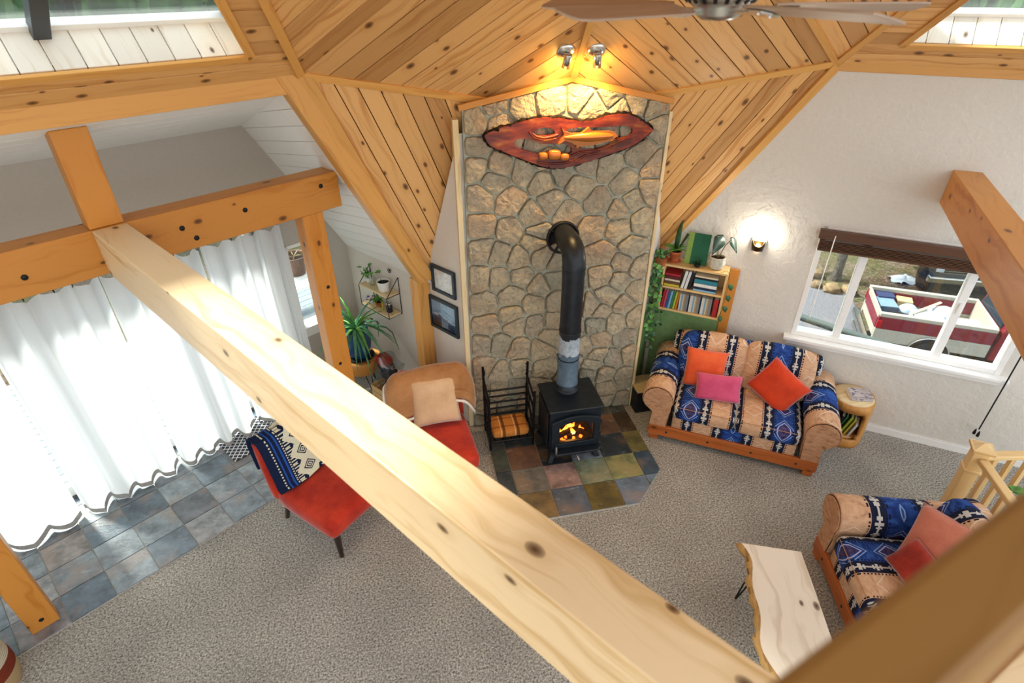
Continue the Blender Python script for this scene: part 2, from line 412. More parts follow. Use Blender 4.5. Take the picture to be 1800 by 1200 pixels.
# outer wall of the bay with a wide door opening and a narrow window
LW = lambda u, z: LP(u, 1.45, z)
zs = lambda u: 1.59 - 1.69 * u
poly_wall(LW, [[(-5.2, 2.06), (-.95, 2.06), (-.95, 2.95), (-5.2, 2.95)], [(-5.2, -.25), (-4.75, -.25), (-4.75, 2.06), (-5.2, 2.06)],
               [(-.95, -.25), (-.66, -.25), (-.66, 2.80), (-.77, 2.95), (-.95, 2.95)], [(-.66, -.25), (.14, -.25), (.14, .70), (-.66, .70)],
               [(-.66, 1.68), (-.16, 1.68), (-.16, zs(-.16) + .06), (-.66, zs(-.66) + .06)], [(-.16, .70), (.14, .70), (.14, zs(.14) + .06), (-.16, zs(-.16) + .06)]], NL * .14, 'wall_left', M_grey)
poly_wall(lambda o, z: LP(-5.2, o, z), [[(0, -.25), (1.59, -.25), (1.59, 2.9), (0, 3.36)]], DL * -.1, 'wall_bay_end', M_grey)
# unseen wall added out of frame, cuts sky fill from the back left
b = MB().span((-5.3, -6.2, 0), (-5.2, -2.2, 4.6)); struct(b.build('wall_added_side', M_white))
b = MB().span((-5.3, -6.3, 0), (-.9, -6.2, 4.6)); struct(b.build('wall_added_back', M_white))  # unseen wall added behind the camera to darken the tie beam's side

# ================================================================== plank builder
def planks(poly, along, width, th, mat, parent, phase=0.0, gap=.0022, name='plank', bev=.0035, face=None):
    """cut a planar polygon into boards that run along a direction; th pushes the boards along 'face'"""
    P = [V(p) for p in poly]; n = V((0, 0, 0))
    for i in range(len(P)): n += (P[i] - P[0]).cross(P[(i + 1) % len(P)] - P[0])
    n.normalize()
    if face is not None and n.dot(face) < 0: n = -n
    a = V(along); a = (a - n * a.dot(n)).normalized(); c = n.cross(a); o = P[0]
    q = [((p - o).dot(a), (p - o).dot(c)) for p in P]
    lo, hi = min(y for _, y in q), max(y for _, y in q); k = math.floor((lo - phase) / width); out = []
    while phase + k * width < hi:
        y0, y1 = phase + k * width + gap, phase + (k + 1) * width - gap; k += 1
        s = clip(clip(q, 0, 1, y1), 0, -1, -y0)
        if len(s) < 3 or area2(s) < .0015: continue
        cx = sum(x for x, _ in s) / len(s); cy = sum(y for _, y in s) / len(s)
        b = MB().prism([(x - cx, y - cy, 0) for x, y in s], (0, 0, th + random.uniform(-.0006, .0006)))
        ob = b.build(name, mat, parent, bevel=bev, grain=(1, 0, 0))
        m = Matrix((a, c, n)).transposed().to_4x4(); m.translation = o + a * cx + c * cy; ob.matrix_world = m
        out.append(ob)
    return out
def ceiling(polys, along, width, face, mat=None, back=None, name='ceiling', phase=0.0, gap=.003, th=.016):
    b = MB()
    for p in polys: b.prism([V(q) - V(face) * .004 for q in p], V(face) * -.03)
    c = struct(b.build(name, back or M_darkgap))
    for p in polys: planks(p, along, width, th, mat or M_plank, c, phase, gap, face=face)
    return c
def board(p, q, w, th, face, name, mat, parent=None, z0=0.0, bev=.003, shift=0.0):
    """flat board from p to q, w wide in the plane square to face, th proud of it"""
    p, q = V(p), V(q); a = (q - p).normalized(); f = V(face); f = (f - a * f.dot(a)).normalized(); c = f.cross(a); L = (q - p).length
    b = MB().span((0, -w / 2 + shift, z0), (L, w / 2 + shift, z0 + th)); o = b.build(name, mat, parent, bevel=bev, grain=(1, 0, 0))
    m = Matrix((a, c, f)).transposed().to_4x4(); m.translation = p; o.matrix_world = m
    return o
vA, vB, vC = V((-1.321, .265, 3.435)), V((.64, .70, 3.05)), V((2.755, .262, 3.405))
vT, vTL, vTR = V((.64, -.75, 4.75)), V((-1.4, -1.7, 4.7)), V((2.6, -1.6, 4.7))
vD, vE = LP(0.0, .10, 1.57), RP(.92, .02, 1.57)
mid = V((.64, -2.5, 2.5))
def inward(*p):
    n = (p[1] - p[0]).cross(p[2] - p[0]).normalized(); return n if n.dot(mid - p[0]) > 0 else -n
fABT, fCBT, fATL, fCTR, fABD, fCBE = inward(vA, vB, vT), inward(vC, vB, vT), inward(vA, vT, vTL), inward(vC, vT, vTR), inward(vA, vB, vD), inward(vC, vB, vE)
ceiling([[vA, vB, vT]], vT - vA, .140, fABT)
ceiling([[vC, vB, vT]], vT - vC, .140, fCBT)
ceiling([[vA, vT, vTL]], vT - vA, .140, fATL)
ceiling([[vC, vT, vTR]], vT - vC, .140, fCTR)
ceiling([[vA, vB, vD]], vD - vA, .135, fABD, phase=.03)
ceiling([[vC, vB, vE]], vE - vC, .135, fCBE, phase=.03)
# crown of the dome, above the picture
vZ, vTBL, vTBR = V((.64, -2.58, 5.35)), V((-.62, -4.31, 4.7)), V((1.90, -4.31, 4.7))
for q3 in ((vZ, vT, vTL), (vZ, vT, vTR), (vZ, vTL, vTBL), (vZ, vTR, vTBR), (vZ, vTBL, vTBR), (vTL, vTBL, vA - DL * 3.9 + V((.9, -1.2, 1.27))), (vTR, vTBR, vC + DR * 3.4 + V((-.9, -1.2, 1.3)))):
    b = MB().prism(list(q3), inward(*q3) * -.03); struct(b.build('ceiling', M_plank, grain=q3[1] - q3[2]))
# skylight slopes, left and right: band below the opening, band beside it, and boards above
def skylight(P0, ds, TP, sgn, s_far, s_open, label_side):
    n_out = (ds * sgn).cross(TP - P0).normalized()
    if n_out.z < 0: n_out = -n_out
    e2 = ds.cross(n_out).normalized()
    if e2.z < 0: e2 = -e2
    st = lambda s, t, d=0.0: P0 + ds * s + e2 * t + n_out * d
    tp = ((TP - P0).dot(ds), (TP - P0).dot(e2)); k = tp[0] / tp[1]
    t0, t1 = .245, 1.70; so = s_open; ko = k * .92
    polys = [[st(0, 0), st(k * t0, t0), st(s_far, t0), st(s_far, 0)], [st(k * t0, t0), st(k * t1, t1), st(so + ko * (t1 - t0), t1), st(so, t0)],
             [st(k * t1, t1), st(tp[0], tp[1]), st(s_far, tp[1]), st(s_far, t1)]]
    c = ceiling(polys, ds, .130, -n_out)
    # trim round the opening
    board(st(so, t0), st(s_far, t0), .05, .020, -n_out, 'opening_trim', M_trim, c, .014)
    board(st(so, t0), st(so + ko * (t1 - t0), t1), .05, .020, -n_out, 'opening_trim', M_trim, c, .014)
    # boarded well
    dp = .25
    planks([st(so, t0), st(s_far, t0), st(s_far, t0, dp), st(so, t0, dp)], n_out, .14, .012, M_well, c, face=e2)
    side = ds * (-1 if sgn > 0 else 1)
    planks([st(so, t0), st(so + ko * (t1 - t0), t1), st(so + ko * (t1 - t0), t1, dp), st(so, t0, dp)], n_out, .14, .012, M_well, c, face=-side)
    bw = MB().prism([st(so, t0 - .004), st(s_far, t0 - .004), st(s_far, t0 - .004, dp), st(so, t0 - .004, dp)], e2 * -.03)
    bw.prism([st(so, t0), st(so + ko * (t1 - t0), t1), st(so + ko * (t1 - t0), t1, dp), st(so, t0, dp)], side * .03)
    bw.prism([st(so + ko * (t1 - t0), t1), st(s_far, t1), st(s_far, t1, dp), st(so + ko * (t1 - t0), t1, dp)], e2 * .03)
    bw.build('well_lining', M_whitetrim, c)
    return st, so, ko, t0, t1, dp, c
M_well = wood('glare white well board', '#f1e9dc', '#ddcbb2', .5, .3, .15, .3, 18)  # near-white colour stands in for daylight glare on the boards
DLs = DL
skl = skylight(vA, DL, vTL, -1, -3.9, -.40, 'left')
skr = skylight(vC, DR, vTR, 1, 3.4, .385, 'right')
# skylight windows
def sky_window(sk, s_far, mulls, name):
    st, so, ko, t0, t1, dp, c = sk; sg = 1 if s_far > 0 else -1
    w = bpy.data.objects.new(name, None); COL.objects.link(w); struct(w); w.location = st((so + s_far) / 2, t0, dp); bpy.context.view_layer.update()
    inv = w.matrix_world.inverted()
    def bar(p, q, wd, th, nm, mat):
        a = (q - p).normalized(); f = (st(0, 0, 1) - st(0, 0, 0)); o = board(p, q, wd, th, -f, nm, mat, None, 0, .002); o.parent = w; o.matrix_parent_inverse = inv; return o
    bar(st(so, t0 + .022, dp), st(s_far, t0 + .022, dp), .05, .045, 'bottom_rail', M_whitetrim)
    bar(st(so, t1 - .02, dp), st(s_far, t1 - .02, dp), .05, .045, 'top_rail', M_whitetrim)
    bar(st(so + sg * .012, t0, dp), st(so + sg * .012 + ko * (t1 - t0), t1, dp), .04, .045, 'side_stile', M_darkframe)
    for m in mulls: bar(st(m, t0, dp - .02), st(m, t1, dp - .02), .075, .07, 'mullion', M_darkframe)
    g = MB().prism([st(so, t0, dp + .01), st(s_far, t0, dp + .01), st(s_far, t1, dp + .01), st(so + ko * (t1 - t0), t1, dp + .01)], (st(0, 0, .006) - st(0, 0, 0)))
    o = g.build('pane', M_glass); o.parent = w; o.matrix_parent_inverse = inv
    return w
sky_window(skl, -3.9, [-1.36, -2.6], 'window_3')
sky_window(skr, 3.4, [1.9], 'window_4')
# bay ceiling: sloping bead board from the header to the outer wall, and the raking end
fb = V((0, 0, -1))
hz, wz = 3.345, 2.885
ceiling([[LP(-5.2, 0.0, hz), LP(-1.04, 0.0, hz), LP(-.77, 1.45, wz), LP(-5.2, 1.45, wz)]], DL, .20, fb, M_bead, M_bead, gap=.0012, th=.010)
ceiling([[LP(-1.04, 0.0, zs(-1.04)), LP(.06, 0.0, zs(.06)), LP(.06, 1.45, zs(.06)), LP(-.77, 1.45, zs(-.77))]], NL * .9 + DL * .35, .14, -(DL * 1.69 + UP), M_bead, M_bead, gap=.0016, th=.010)

# ================================================================== trim along the dome edges
def ridge(p, q, w, th, face, n=1, name='trim', bev=.003):
    global trim_n
    trim_n += 1
    return struct(board(p, q, w, th, face, 'trim_%d' % trim_n, M_trim, None, .004, bev))
trim_n = 0
ridge(vA, vB, .055, .034, (fABT + fABD))
ridge(vC, vB, .055, .034, (fCBT + fCBE))
ridge(vB, vT, .05, .034, (fABT + fCBT))
ridge(vA, vTL, .055, .034, fATL + V((.5, -.5, -.6)) * .5)
ridge(vC, vTR, .055, .034, fCTR + V((-.5, -.5, -.6)) * .5)
ridge(vC, vT, .045, .034, fCBT + fCTR)
# wide boards down the left dome edge to the post, a narrow one on the right
ax = (vD - vA).normalized(); fD = fABD
struct(board(vA, vD, .13, .022, fD, 'trim_7', M_trim, None, .016, .003, -.0)); trim_n = 7
b = MB(); e0, e1 = LP(-1.05, -.03, 3.42), LP(-.05, .02, 1.60)
b.prism([LP(-1.11, -.02, 3.46), LP(-.92, -.02, 3.44), LP(.055, -.02, 1.60), LP(.055, -.02, 1.56), LP(-.10, -.02, 1.56)], NL * .10)
trim_n = 8; struct(b.build('trim_8', M_trim, bevel=.003, grain=(e1 - e0)))
ridge(vC + fCBE * .004 - V((0, 0, .03)), vE, .075, .026, fCBE)
# header boards above the bay and above the window wall
b = MB(); b.prism([LP(-5.2, -.01, 3.315), LP(-1.0, -.01, 3.315), LP(-.90, -.01, 3.44), LP(-5.2, -.01, 3.44)], NL * .04); trim_n += 1; struct(b.build('trim_%d' % trim_n, M_trim, bevel=.003, grain=DL))
b = MB(); b.prism([RP(2.02, -.012, 3.335), RP(6.2, -.012, 3.335), RP(6.2, -.012, 3.42), RP(2.07, -.012, 3.42)], NR * .04); trim_n += 1; struct(b.build('trim_%d' % trim_n, M_trim, bevel=.003, grain=DR))

# ================================================================== stone chimney face
SX0, SX1 = -.25, 1.465
SP = [(SX0, 0), (SX1, 0), (SX1 + .01, 3.115), (.632, 3.30), (SX0 + .03, 3.13)]
b = MB().prism([(x, .452, z) for x, z in SP], (0, .30, 0)); wall_s = struct(b.build('wall_stone', M_mortar))
seeds = [(-0.13,3.03),(0.04,3.15),(0.23,3.14),(0.48,3.18),(0.7,3.19),(0.96,3.19),(1.17,3.14),(1.36,3.1),(0.07,3.01),(1.05,3.08),(0.82,3.09),(1.42,2.94),(-0.13,2.84),(1.27,2.72),(1.4,2.61),(0.98,2.63),(0.57,2.62),(0.27,2.64),(0.06,2.69),(-0.14,2.7),(0.02,2.57),(0.42,2.55),(0.75,2.49),(1.14,2.48),(1.4,2.41),(-0.11,2.43),(0.14,2.4),(0.49,2.36),(0.64,2.25),(0.93,2.33),(1.23,2.32),(1.13,2.24),(0.34,2.25),(-0.12,2.19),(0.15,2.13),(0.91,2.11),(1.14,2.08),(1.35,2.12),(0.38,2.09),(0.16,2.89),(0.35,2.86),(0.57,2.93),(0.73,2.8),(0.96,2.87),(1.15,2.9),(0.42,2.72),(0.8,2.65),(0.36,2.04),(-0.11,1.97),(0.05,1.92),(0.21,1.86),(0.44,1.85),(0.56,1.79),(1.0,1.83),(1.28,1.88),(1.21,1.73),(1.37,1.66),(-0.14,1.7),(0.04,1.68),(0.24,1.69),(0.43,1.56),(1.02,1.63),(1.2,1.56),(1.4,1.42),(0.15,1.5),(0.37,1.39),(0.56,1.62),(0.59,1.4),(-0.1,1.44),(0.16,1.29),(1.09,1.4),(1.28,1.27),(0.95,1.29),(-0.08,1.22),(0.37,1.16),(0.58,1.17),(1.02,1.24),(1.0,1.09),(1.22,1.08),(1.4,1.12),(-0.14,0.99),(0.04,0.97),(0.2,1.18),(0.23,0.9),(0.45,0.88),(0.54,1.01),(1.05,0.89),(1.32,0.89),(0.9,0.83),(-0.14,0.74),(0.04,0.64),(0.23,0.67),(0.49,0.63),(1.04,0.72),(1.22,0.65),(1.4,0.69),(0.96,0.49),(1.0,0.61),(1.15,0.46),(1.36,0.38),(0.02,0.42),(0.2,0.43),(0.44,0.41),(1.17,0.28),(1.36,0.05),(-0.18,0.45),(0.74,1.59),(0.75,1.31),(0.77,1.06),(0.79,0.71)]
rs = random.Random(11)
seeds += [(-.12, .2), (.1, .18), (.3, .2), (.5, .2), (.72, .3), (.75, .12), (.95, .25), (1.18, .1), (.75, .5), (-.18, .05)]
def offset_poly(p, d):
    n = len(p); s = sum(p[i][0] * p[(i + 1) % n][1] - p[(i + 1) % n][0] * p[i][1] for i in range(n)); sg = 1 if s > 0 else -1
    q = p
    for i in range(n):
        (x0, y0), (x1, y1) = p[i], p[(i + 1) % n]; ex, ey = x1 - x0, y1 - y0; L = math.hypot(ex, ey)
        if L < 1e-6: continue
        nx, ny = sg * ey / L, -sg * ex / L       # outward
        q = clip(q, nx, ny, nx * x0 + ny * y0 - d)
        if len(q) < 3: return []
    return q
def resample(p, k):
    n = len(p); seg = [math.dist(p[i], p[(i + 1) % n]) for i in range(n)]; tot = sum(seg); out = []; i = 0; acc = 0
    for j in range(k):
        t = tot * j / k
        while acc + seg[i] < t and i < n - 1: acc += seg[i]; i += 1
        f = (t - acc) / max(seg[i], 1e-9); a, c = p[i], p[(i + 1) % n]; out.append((a[0] + f * (c[0] - a[0]), a[1] + f * (c[1] - a[1])))
    return out
for k, (sx, sz) in enumerate(seeds):
    cell = SP[:]
    for m, (tx, tz) in enumerate(seeds):
        if m == k: continue
        ex, ez = tx - sx, tz - sz
        if ex * ex + ez * ez > .7: continue
        cell = clip(cell, ex, ez, (tx * tx + tz * tz - sx * sx - sz * sz) / 2)
        if len(cell) < 3: break
    if len(cell) < 3: continue
    cell = offset_poly(cell, rs.uniform(.004, .009))
    if len(cell) < 3 or area2(cell) < .0016: continue
    ch = []
    for i in range(len(cell)):                    # round the corners
        p, q = cell[i], cell[(i + 1) % len(cell)]
        ch += [(p[0] * .90 + q[0] * .10, p[1] * .90 + q[1] * .10), (p[0] * .10 + q[0] * .90, p[1] * .10 + q[1] * .90)]
    N_ = 20; ring = resample(ch, N_); cx = sum(p[0] for p in ring) / N_; cz = sum(p[1] for p in ring) / N_
    ring = [(cx + (x - cx) * (1 + rs.uniform(-.035, .03)), cz + (z - cz) * (1 + rs.uniform(-.035, .03))) for x, z in ring]
    hgt = rs.uniform(.026, .048); tilt = (rs.uniform(-.09, .09), rs.uniform(-.09, .09)); vs = []
    for sc, hh in ((1.0, -.004), (.975, hgt * .70), (.90, hgt * .97), (.5, hgt * 1.05)):
        for x, z in ring:
            w = 0 if hh < 0 else rs.uniform(-.006, .006) + (tilt[0] * (x - cx) + tilt[1] * (z - cz)) * (hh / hgt)
            vs.append(((x - cx) * sc, -(hh + w), (z - cz) * sc))
    vs.append((0, -hgt * 1.1 - rs.uniform(-.004, .004), 0))
    fs = [(r * N_ + i, r * N_ + (i + 1) % N_, (r + 1) * N_ + (i + 1) % N_, (r + 1) * N_ + i) for r in range(3) for i in range(N_)]
    fs += [(3 * N_ + i, 3 * N_ + (i + 1) % N_, 4 * N_) for i in range(N_)]
    b = MB(); b.add(vs, fs, False); b.build('stone', M_stone, wall_s, loc=(cx, .452, cz))
# wooden edge boards and gable trim of the stone face
def tbox(lo, hi, mat=None, grain=None):
    global trim_n
    trim_n += 1
    return struct(MB().span(lo, hi).build('trim_%d' % trim_n, mat or M_pale, bevel=.004, grain=grain))
tbox((SX0 - .05, .435, 0), (SX0 - .004, .56, 3.06)); tbox((SX1 + .005, .425, 0), (SX1 + .035, .56, 3.05))
for p, q in (((SX0 + .0, .42, 3.14), (.632, .42, 3.318)), ((.632, .42, 3.318), (SX1 + .03, .42, 3.125))):
    trim_n += 1; struct(board(p, q, .045, .03, (0, -1, 0), 'trim_%d' % trim_n, M_beam, None, -.03))
# post against the picture wall that carries the dome edge
def post(lo_uo, hi_uo, z0, z1, name, label, mat, fr=LP, cat='post'):
    (u0, o0), (u1, o1) = lo_uo, hi_uo
    d = DL if fr is LP else DR; n = NL if fr is LP else NR
    m = Matrix((d, n, UP)).transposed().to_4x4(); m.translation = fr((u0 + u1) / 2, (o0 + o1) / 2, z0)
    o = MB().span((-(u1 - u0) / 2, -(o1 - o0) / 2, 0), ((u1 - u0) / 2, (o1 - o0) / 2, z1 - z0)).build(name, mat, bevel=.006, M=m)
    return tag(o, label, cat)
post((-.09, .05), (.055, .17), 0, 1.56, 'dome_post', 'narrow pine post between the hanging shelf and the two framed pictures', M_trim)
# ================================================================== timbers
post((-5.15, .21), (-.64, .40), 2.40, 2.685, 'header_beam', 'long orange timber header beam over the white curtains', M_beam, cat='beam')
post((-3.67, .22), (-3.50, .36), 0, 2.398, 'timber_post', 'orange timber post rising beside the slate at the lower left corner', M_beam)
post((-.997, .22), (-.817, .36), 0, 2.398, 'timber_post', 'orange timber post between the curtains and the aloe plant', M_beam)
post((-2.355, .22), (-2.165, .36), 2.687, 3.262, 'short_post', 'short timber post standing on the header beam under the white ceiling', M_beam)
m = Matrix((DL, NL, UP)).transposed().to_4x4(); m.translation = LP(-2.2545, .205, 2.40)
o = MB().span((-.0965, -4.55, 0), (.0965, 0, .285)).build('tie_beam', M_beam2, bevel=.006, M=m); tag(o, 'long pale timber tie beam crossing the whole room diagonally', 'beam')
m = Matrix((DR, NR, UP)).transposed().to_4x4(); m.translation = RP(3.2135, -.002, 2.395)
o = MB().span((-.1, -3.3, 0), (.1, 0, .275)).build('tie_beam', M_beam, bevel=.006, M=m); tag(o, 'shorter timber tie beam entering the white wall above the window', 'beam')
for nm_, pts_ in (('timber_post', ((-3.585, .10),)), ('timber_post.001', ((-.93, .97), (-.90, 1.75)))):
    po = bpy.data.objects[nm_]
    for u, z in pts_:
        MB().lathe([(.0, .004), (.014, .004), (.016, 0), (.016, -.004)], 12).build('bolt_plug', M_black, po).matrix_local = po.matrix_world.inverted() @ (Matrix.Translation(LP(u, .219, z)) @ frame(DL, UP).to_4x4())
# bolt heads on the header beam
hb = bpy.data.objects['header_beam']
for u, z in ((-2.75, 2.52), (-1.86, 2.56), (-1.42, 2.57), (-.80, 2.60), (-1.79, 2.47)):
    m = hb.matrix_world.inverted() @ (Matrix.Translation(LP(u, .208, z)) @ frame(DL, UP).to_4x4())
    MB().lathe([(.0, .004), (.016, .004), (.018, 0), (.018, -.004)], 12).build('bolt_plug', M_black, hb, M=None).matrix_local = m
# ================================================================== materials of the things
def fabric():
    t = Mt('southwestern woven upholstery', .85, .15); u, v, _ = t.xyz(t.coords('UV')); co = t.coords('Object')
    d = ((u / .84 + .5).fr() - .5).ab() * .84
    n1 = t.noise(t.vec(u * 14.0, v * 45.0), 1.0, 4, .7); n2 = t.noise(t.vec(u * 90.0, v * 90.0), 1.0, 2)
    tan = t.ramp(n1, [(.28, '#9a6f52'), (.42, '#c59a78'), (.6, '#d2aa88'), (.75, '#dcbb9d')])
    dm = ((v / .30).fr() - .5).ab() * .30
    dl_ = ((d - .15).ab() * .9 + dm - .085).ab()
    tan = t.mix((dl_ < .004) * .5, tan, '#efe2d2')
    navy = t.ramp(n2, [(.35, '#14182c'), (.65, '#1f2640')])
    blue = t.ramp(n1, [(.3, '#17265a'), (.5, '#24438a'), (.7, '#3a62a8')])
    q = ((v / .26).fr() - .5).ab() * .26 + (d - .42).ab() * 1.25
    blue = t.mix(q < .05, blue, t.ramp(n1, [(.4, '#221f3f'), (.6, '#54476e')]))
    blue = t.mix(((q - .072).ab() < .006), blue, '#b7b3cf')
    blue = t.mix(((q - .105).ab() < .005), blue, '#86a4d8')
    s1 = d; s2 = (d - .285).ab(); ds = s1.mn(s2)
    w = ((v / .105).fr() - .5).ab() * .105
    mot = (ds < .006).mx((w < .009) * (ds < .026)).mx(((w - .024).ab() < .006) * (ds < .017))
    strip = t.mix(mot, navy, '#c6c2bb')
    col = t.mix(d > .30, tan, blue)
    dots = ((ds - .056).ab() < .006) * ((v / .022).fr() < .5)
    col = t.mix(dots, col, '#161a2e')
    col = t.mix(ds < .046, col, strip)
    t.color(col); t.bump(n1 + n2 * .6, .25, .006); return t.m
M_sofa = fabric()
def tanfab():
    t = Mt('tan embroidered upholstery', .85, .15); u, v, _ = t.xyz(t.coords('UV'))
    n1 = t.noise(t.vec(u * 30.0, v * 12.0), 1.0, 4, .7); n2 = t.noise(t.vec(u * 5.0, v * 5.0), 1.0, 2)
    c = t.ramp(n1, [(.3, '#7d5338'), (.42, '#b28260'), (.6, '#c59673'), (.8, '#cfa483')])
    t.color(c); t.bump(n1, .3, .006); return t.m
M_tan = tanfab()
def velvet(name, c, c2, rough=.7):
    t = Mt(name, rough, .25); n = t.noise(t.coords('Object'), 6, 3); m = t.noise(t.coords('Object'), 70, 2)
    t.color(t.ramp(n + (m - .5) * .25, [(.3, c2), (.7, c)])); t.set(Sheen_Weight=.4, Sheen_Roughness=.4); t.bump(m, .1, .003); return t.m
M_redv = velvet('red orange velvet', '#c8391c', '#a3200f')
M_orange = velvet('coral orange velvet', '#ee6a3a', '#dd5128')
M_deep = velvet('burnt orange velvet', '#d8431a', '#b93210')
M_pink = velvet('rose pink velvet', '#d9587f', '#c0436b')
M_peach = velvet('dusty pink velvet', '#d98a74', '#c4735e')
M_chen = velvet('rust chenille', '#b23a28', '#7d2016', .9)
M_linen = velvet('beige linen', '#d9b48f', '#c79f79', .85)
M_suede = velvet('brown suede throw', '#b98455', '#9b693e', .85)
M_fleece = velvet('cream fleece', '#efe8dc', '#d9cdbb', .95)
def blanket_mat():
    t = Mt('navy and cream geometric blanket', .9, .1); u, v, _ = t.xyz(t.coords('UV')); n2 = t.noise(t.vec(u * 120.0, v * 120.0), 1.0, 2)
    b = u.ab(); a = ((v / .17).fr() - .5).ab() * .17
    cream = t.ramp(n2, [(.3, '#c4c2a6'), (.7, '#e0dec6')]); navy = t.ramp(n2, [(.3, '#10172c'), (.7, '#1d2a4a')])
    q = a * 1.1 + b
    mot = ((q - .030).ab() < .007).mx((q - .056).ab() < .007).mx(q < .010)
    tri = (b + a * .9) > .128
    small = ((((v / .17 + .5).fr() - .5).ab() * .17 + (b - .075).ab()) < .022)
    col = t.mix(mot.mx(small), cream, navy); col = t.mix(tri * ((a / .028).fr() < .62), col, navy)
    col = t.mix(b > .135, col, navy)
    col = t.mix(((b - .148).ab() < .006) * ((v / .024).fr() < .5), col, cream)
    col = t.mix(((b - .175).ab() < .008).mx((b - .215).ab() < .006), col, '#2750a0')
    col = t.mix(((b - .245).ab() < .006) * ((v / .03).fr() < .5), col, cream)
    t.color(col); t.bump(n2, .3, .005); return t.m
M_blanket = blanket_mat()
def plaid_mat():
    t = Mt('orange plaid wool', .9, .1); u, v, _ = t.xyz(t.coords('UV'))
    a = (u / .14).fr(); b = (v / .12).fr(); n = t.noise(t.vec(u * 160.0, v * 160.0), 1.0, 2)
    c = t.ramp(n, [(.3, '#b06a2c'), (.7, '#cf8a45')])
    c = t.mix(((a - .5).ab() < .10) * .8, c, '#4a2a18'); c = t.mix(((b - .5).ab() < .06) * .7, c, '#6b2a16')
    c = t.mix(((a - .30).ab() < .02) * .8, c, '#e8d3ae'); t.color(c); return t.m
M_plaid = plaid_mat()
def curtain_mat():
    t = Mt('white linen curtain'); nt = t.nt; nt.nodes.remove(t.b)
    df = nt.nodes.new('ShaderNodeBsdfDiffuse'); df.inputs[0].default_value = lin('#eef0f2')
    tl = nt.nodes.new('ShaderNodeBsdfTranslucent'); tl.inputs[0].default_value = lin('#eef0f0')
    mx = nt.nodes.new('ShaderNodeMixShader'); mx.inputs[0].default_value = .45
    nt.links.new(df.outputs[0], mx.inputs[1]); nt.links.new(tl.outputs[0], mx.inputs[2]); nt.links.new(mx.outputs[0], nt.nodes['Material Output'].inputs[0])
    return t.m
M_curtain = curtain_mat()
M_hem = plain('grey curtain hem', '#a8a6a2', .9, .1, 0, .08, 60)
M_lattice = Mt('charcoal lattice mat', .95, .05)
u, v, _ = M_lattice.xyz(M_lattice.coords('UV'))
_a = ((u + v) / .06).fr(); _b = ((u - v) / .06).fr()
_n = M_lattice.noise(M_lattice.vec(u * 200.0, v * 200.0), 1.0, 2)
M_lattice.color(M_lattice.mix((_a < .22).mx(_b < .22), M_lattice.ramp(_n, [(.3, '#2e3138'), (.7, '#4b4f58')]), '#d5d6d8')); M_lattice = M_lattice.m
M_stove = plain('blue black stove paint', '#202830', .38, .5, .35, .12)
M_pipe = plain('dark stove pipe', '#262a2f', .4, .5, .5, .12)
M_pipegrey = Mt('weathered grey stove pipe', .45, .5)
_z = M_pipegrey.xyz(M_pipegrey.coords('Object'))[2]; _nn = M_pipegrey.noise(M_pipegrey.coords('Object'), 16, 5, .7)
_q = _z + (_nn - .5) * .16; M_pipegrey.color(M_pipegrey.mix(_q > .60, M_pipegrey.mix(_q > .42, M_pipegrey.ramp(_nn, [(.3, '#3f5262'), (.7, '#5a7083')]), M_pipegrey.ramp(_nn, [(.35, '#8796a2'), (.6, '#b7c0c6')])), '#24292e')); M_pipegrey = M_pipegrey.m
M_chrome = plain('brushed nickel', '#c9c7c2', .25, .6, 1, .05)
M_brass = plain('dark bronze', '#4b3a22', .4, .5, .8, .1)
M_darkwood = wood('dark walnut slat', '#5d3a22', '#3c2415', .35, .4, .2, 0, 22)
M_leg = plain('espresso leg', '#2a1a14', .35, .5)
M_rail = wood('orange stained pine', '#b8642c', '#9c4d1e', .35, .45, .08, .3, 16)
M_fresh = wood('raw live edge slab', '#eaddca', '#d2bfa6', .5, .3, .05, .25, 10)
M_bark = wood('bark edge', '#c09a62', '#7d5a34', .8, .1, .1, 0, 30)
M_log = wood('varnished log', '#c98f47', '#9a5f28', .35, .45, .1, .4, 12)
M_maple = wood('clear maple', '#e2be84', '#cfa367', .35, .45, .06, .1, 16)
M_white2 = plain('glazed white ceramic', '#e9e9e6', .3, .5, 0, .03)
M_terra = plain('terracotta', '#b8643c', .8, .2, 0, .1)
M_soil = plain('dark potting soil', '#2a2019', .95, .1, 0, .3, 60)
M_bluepot = plain('blue glazed pot', '#1f4a78', .25, .55, 0, .2, 8)
M_concrete = plain('pale concrete pot', '#b9b6a8', .8, .2, 0, .1, 30)
M_leafd = plain('deep green leaf', '#2f5a34', .45, .4, 0, .25, 14)
M_leafl = plain('bright green leaf', '#5f9a3f', .45, .4, 0, .25, 14)
M_leafv = plain('variegated pothos leaf', '#5b8a5a', .45, .4, 0, .35, 26)
M_aloe = plain('blue green aloe leaf', '#4f8a5f', .45, .4, 0, .25, 9)
M_vein = plain('dark leaf with pale veins', '#1e3a2c', .4, .4, 0, .2)
M_stem = plain('brown green stem', '#7a6a3c', .6, .3)
M_paper = plain('paper pages', '#e9e4d8', .8, .1, 0, .03, 60)
M_plastic = glass('clear plastic bag', (.8, .86, .9, 1), .16)
M_iron = M_black
def colmat(name, c, rough=.55): return plain(name, c, rough, .35, 0, .06, 40)
def emis(name, c, s):
    t = Mt(name); t.color(c); t.b.inputs['Emission Color'].default_value = lin(c); t.b.inputs['Emission Strength'].default_value = s; return t.m

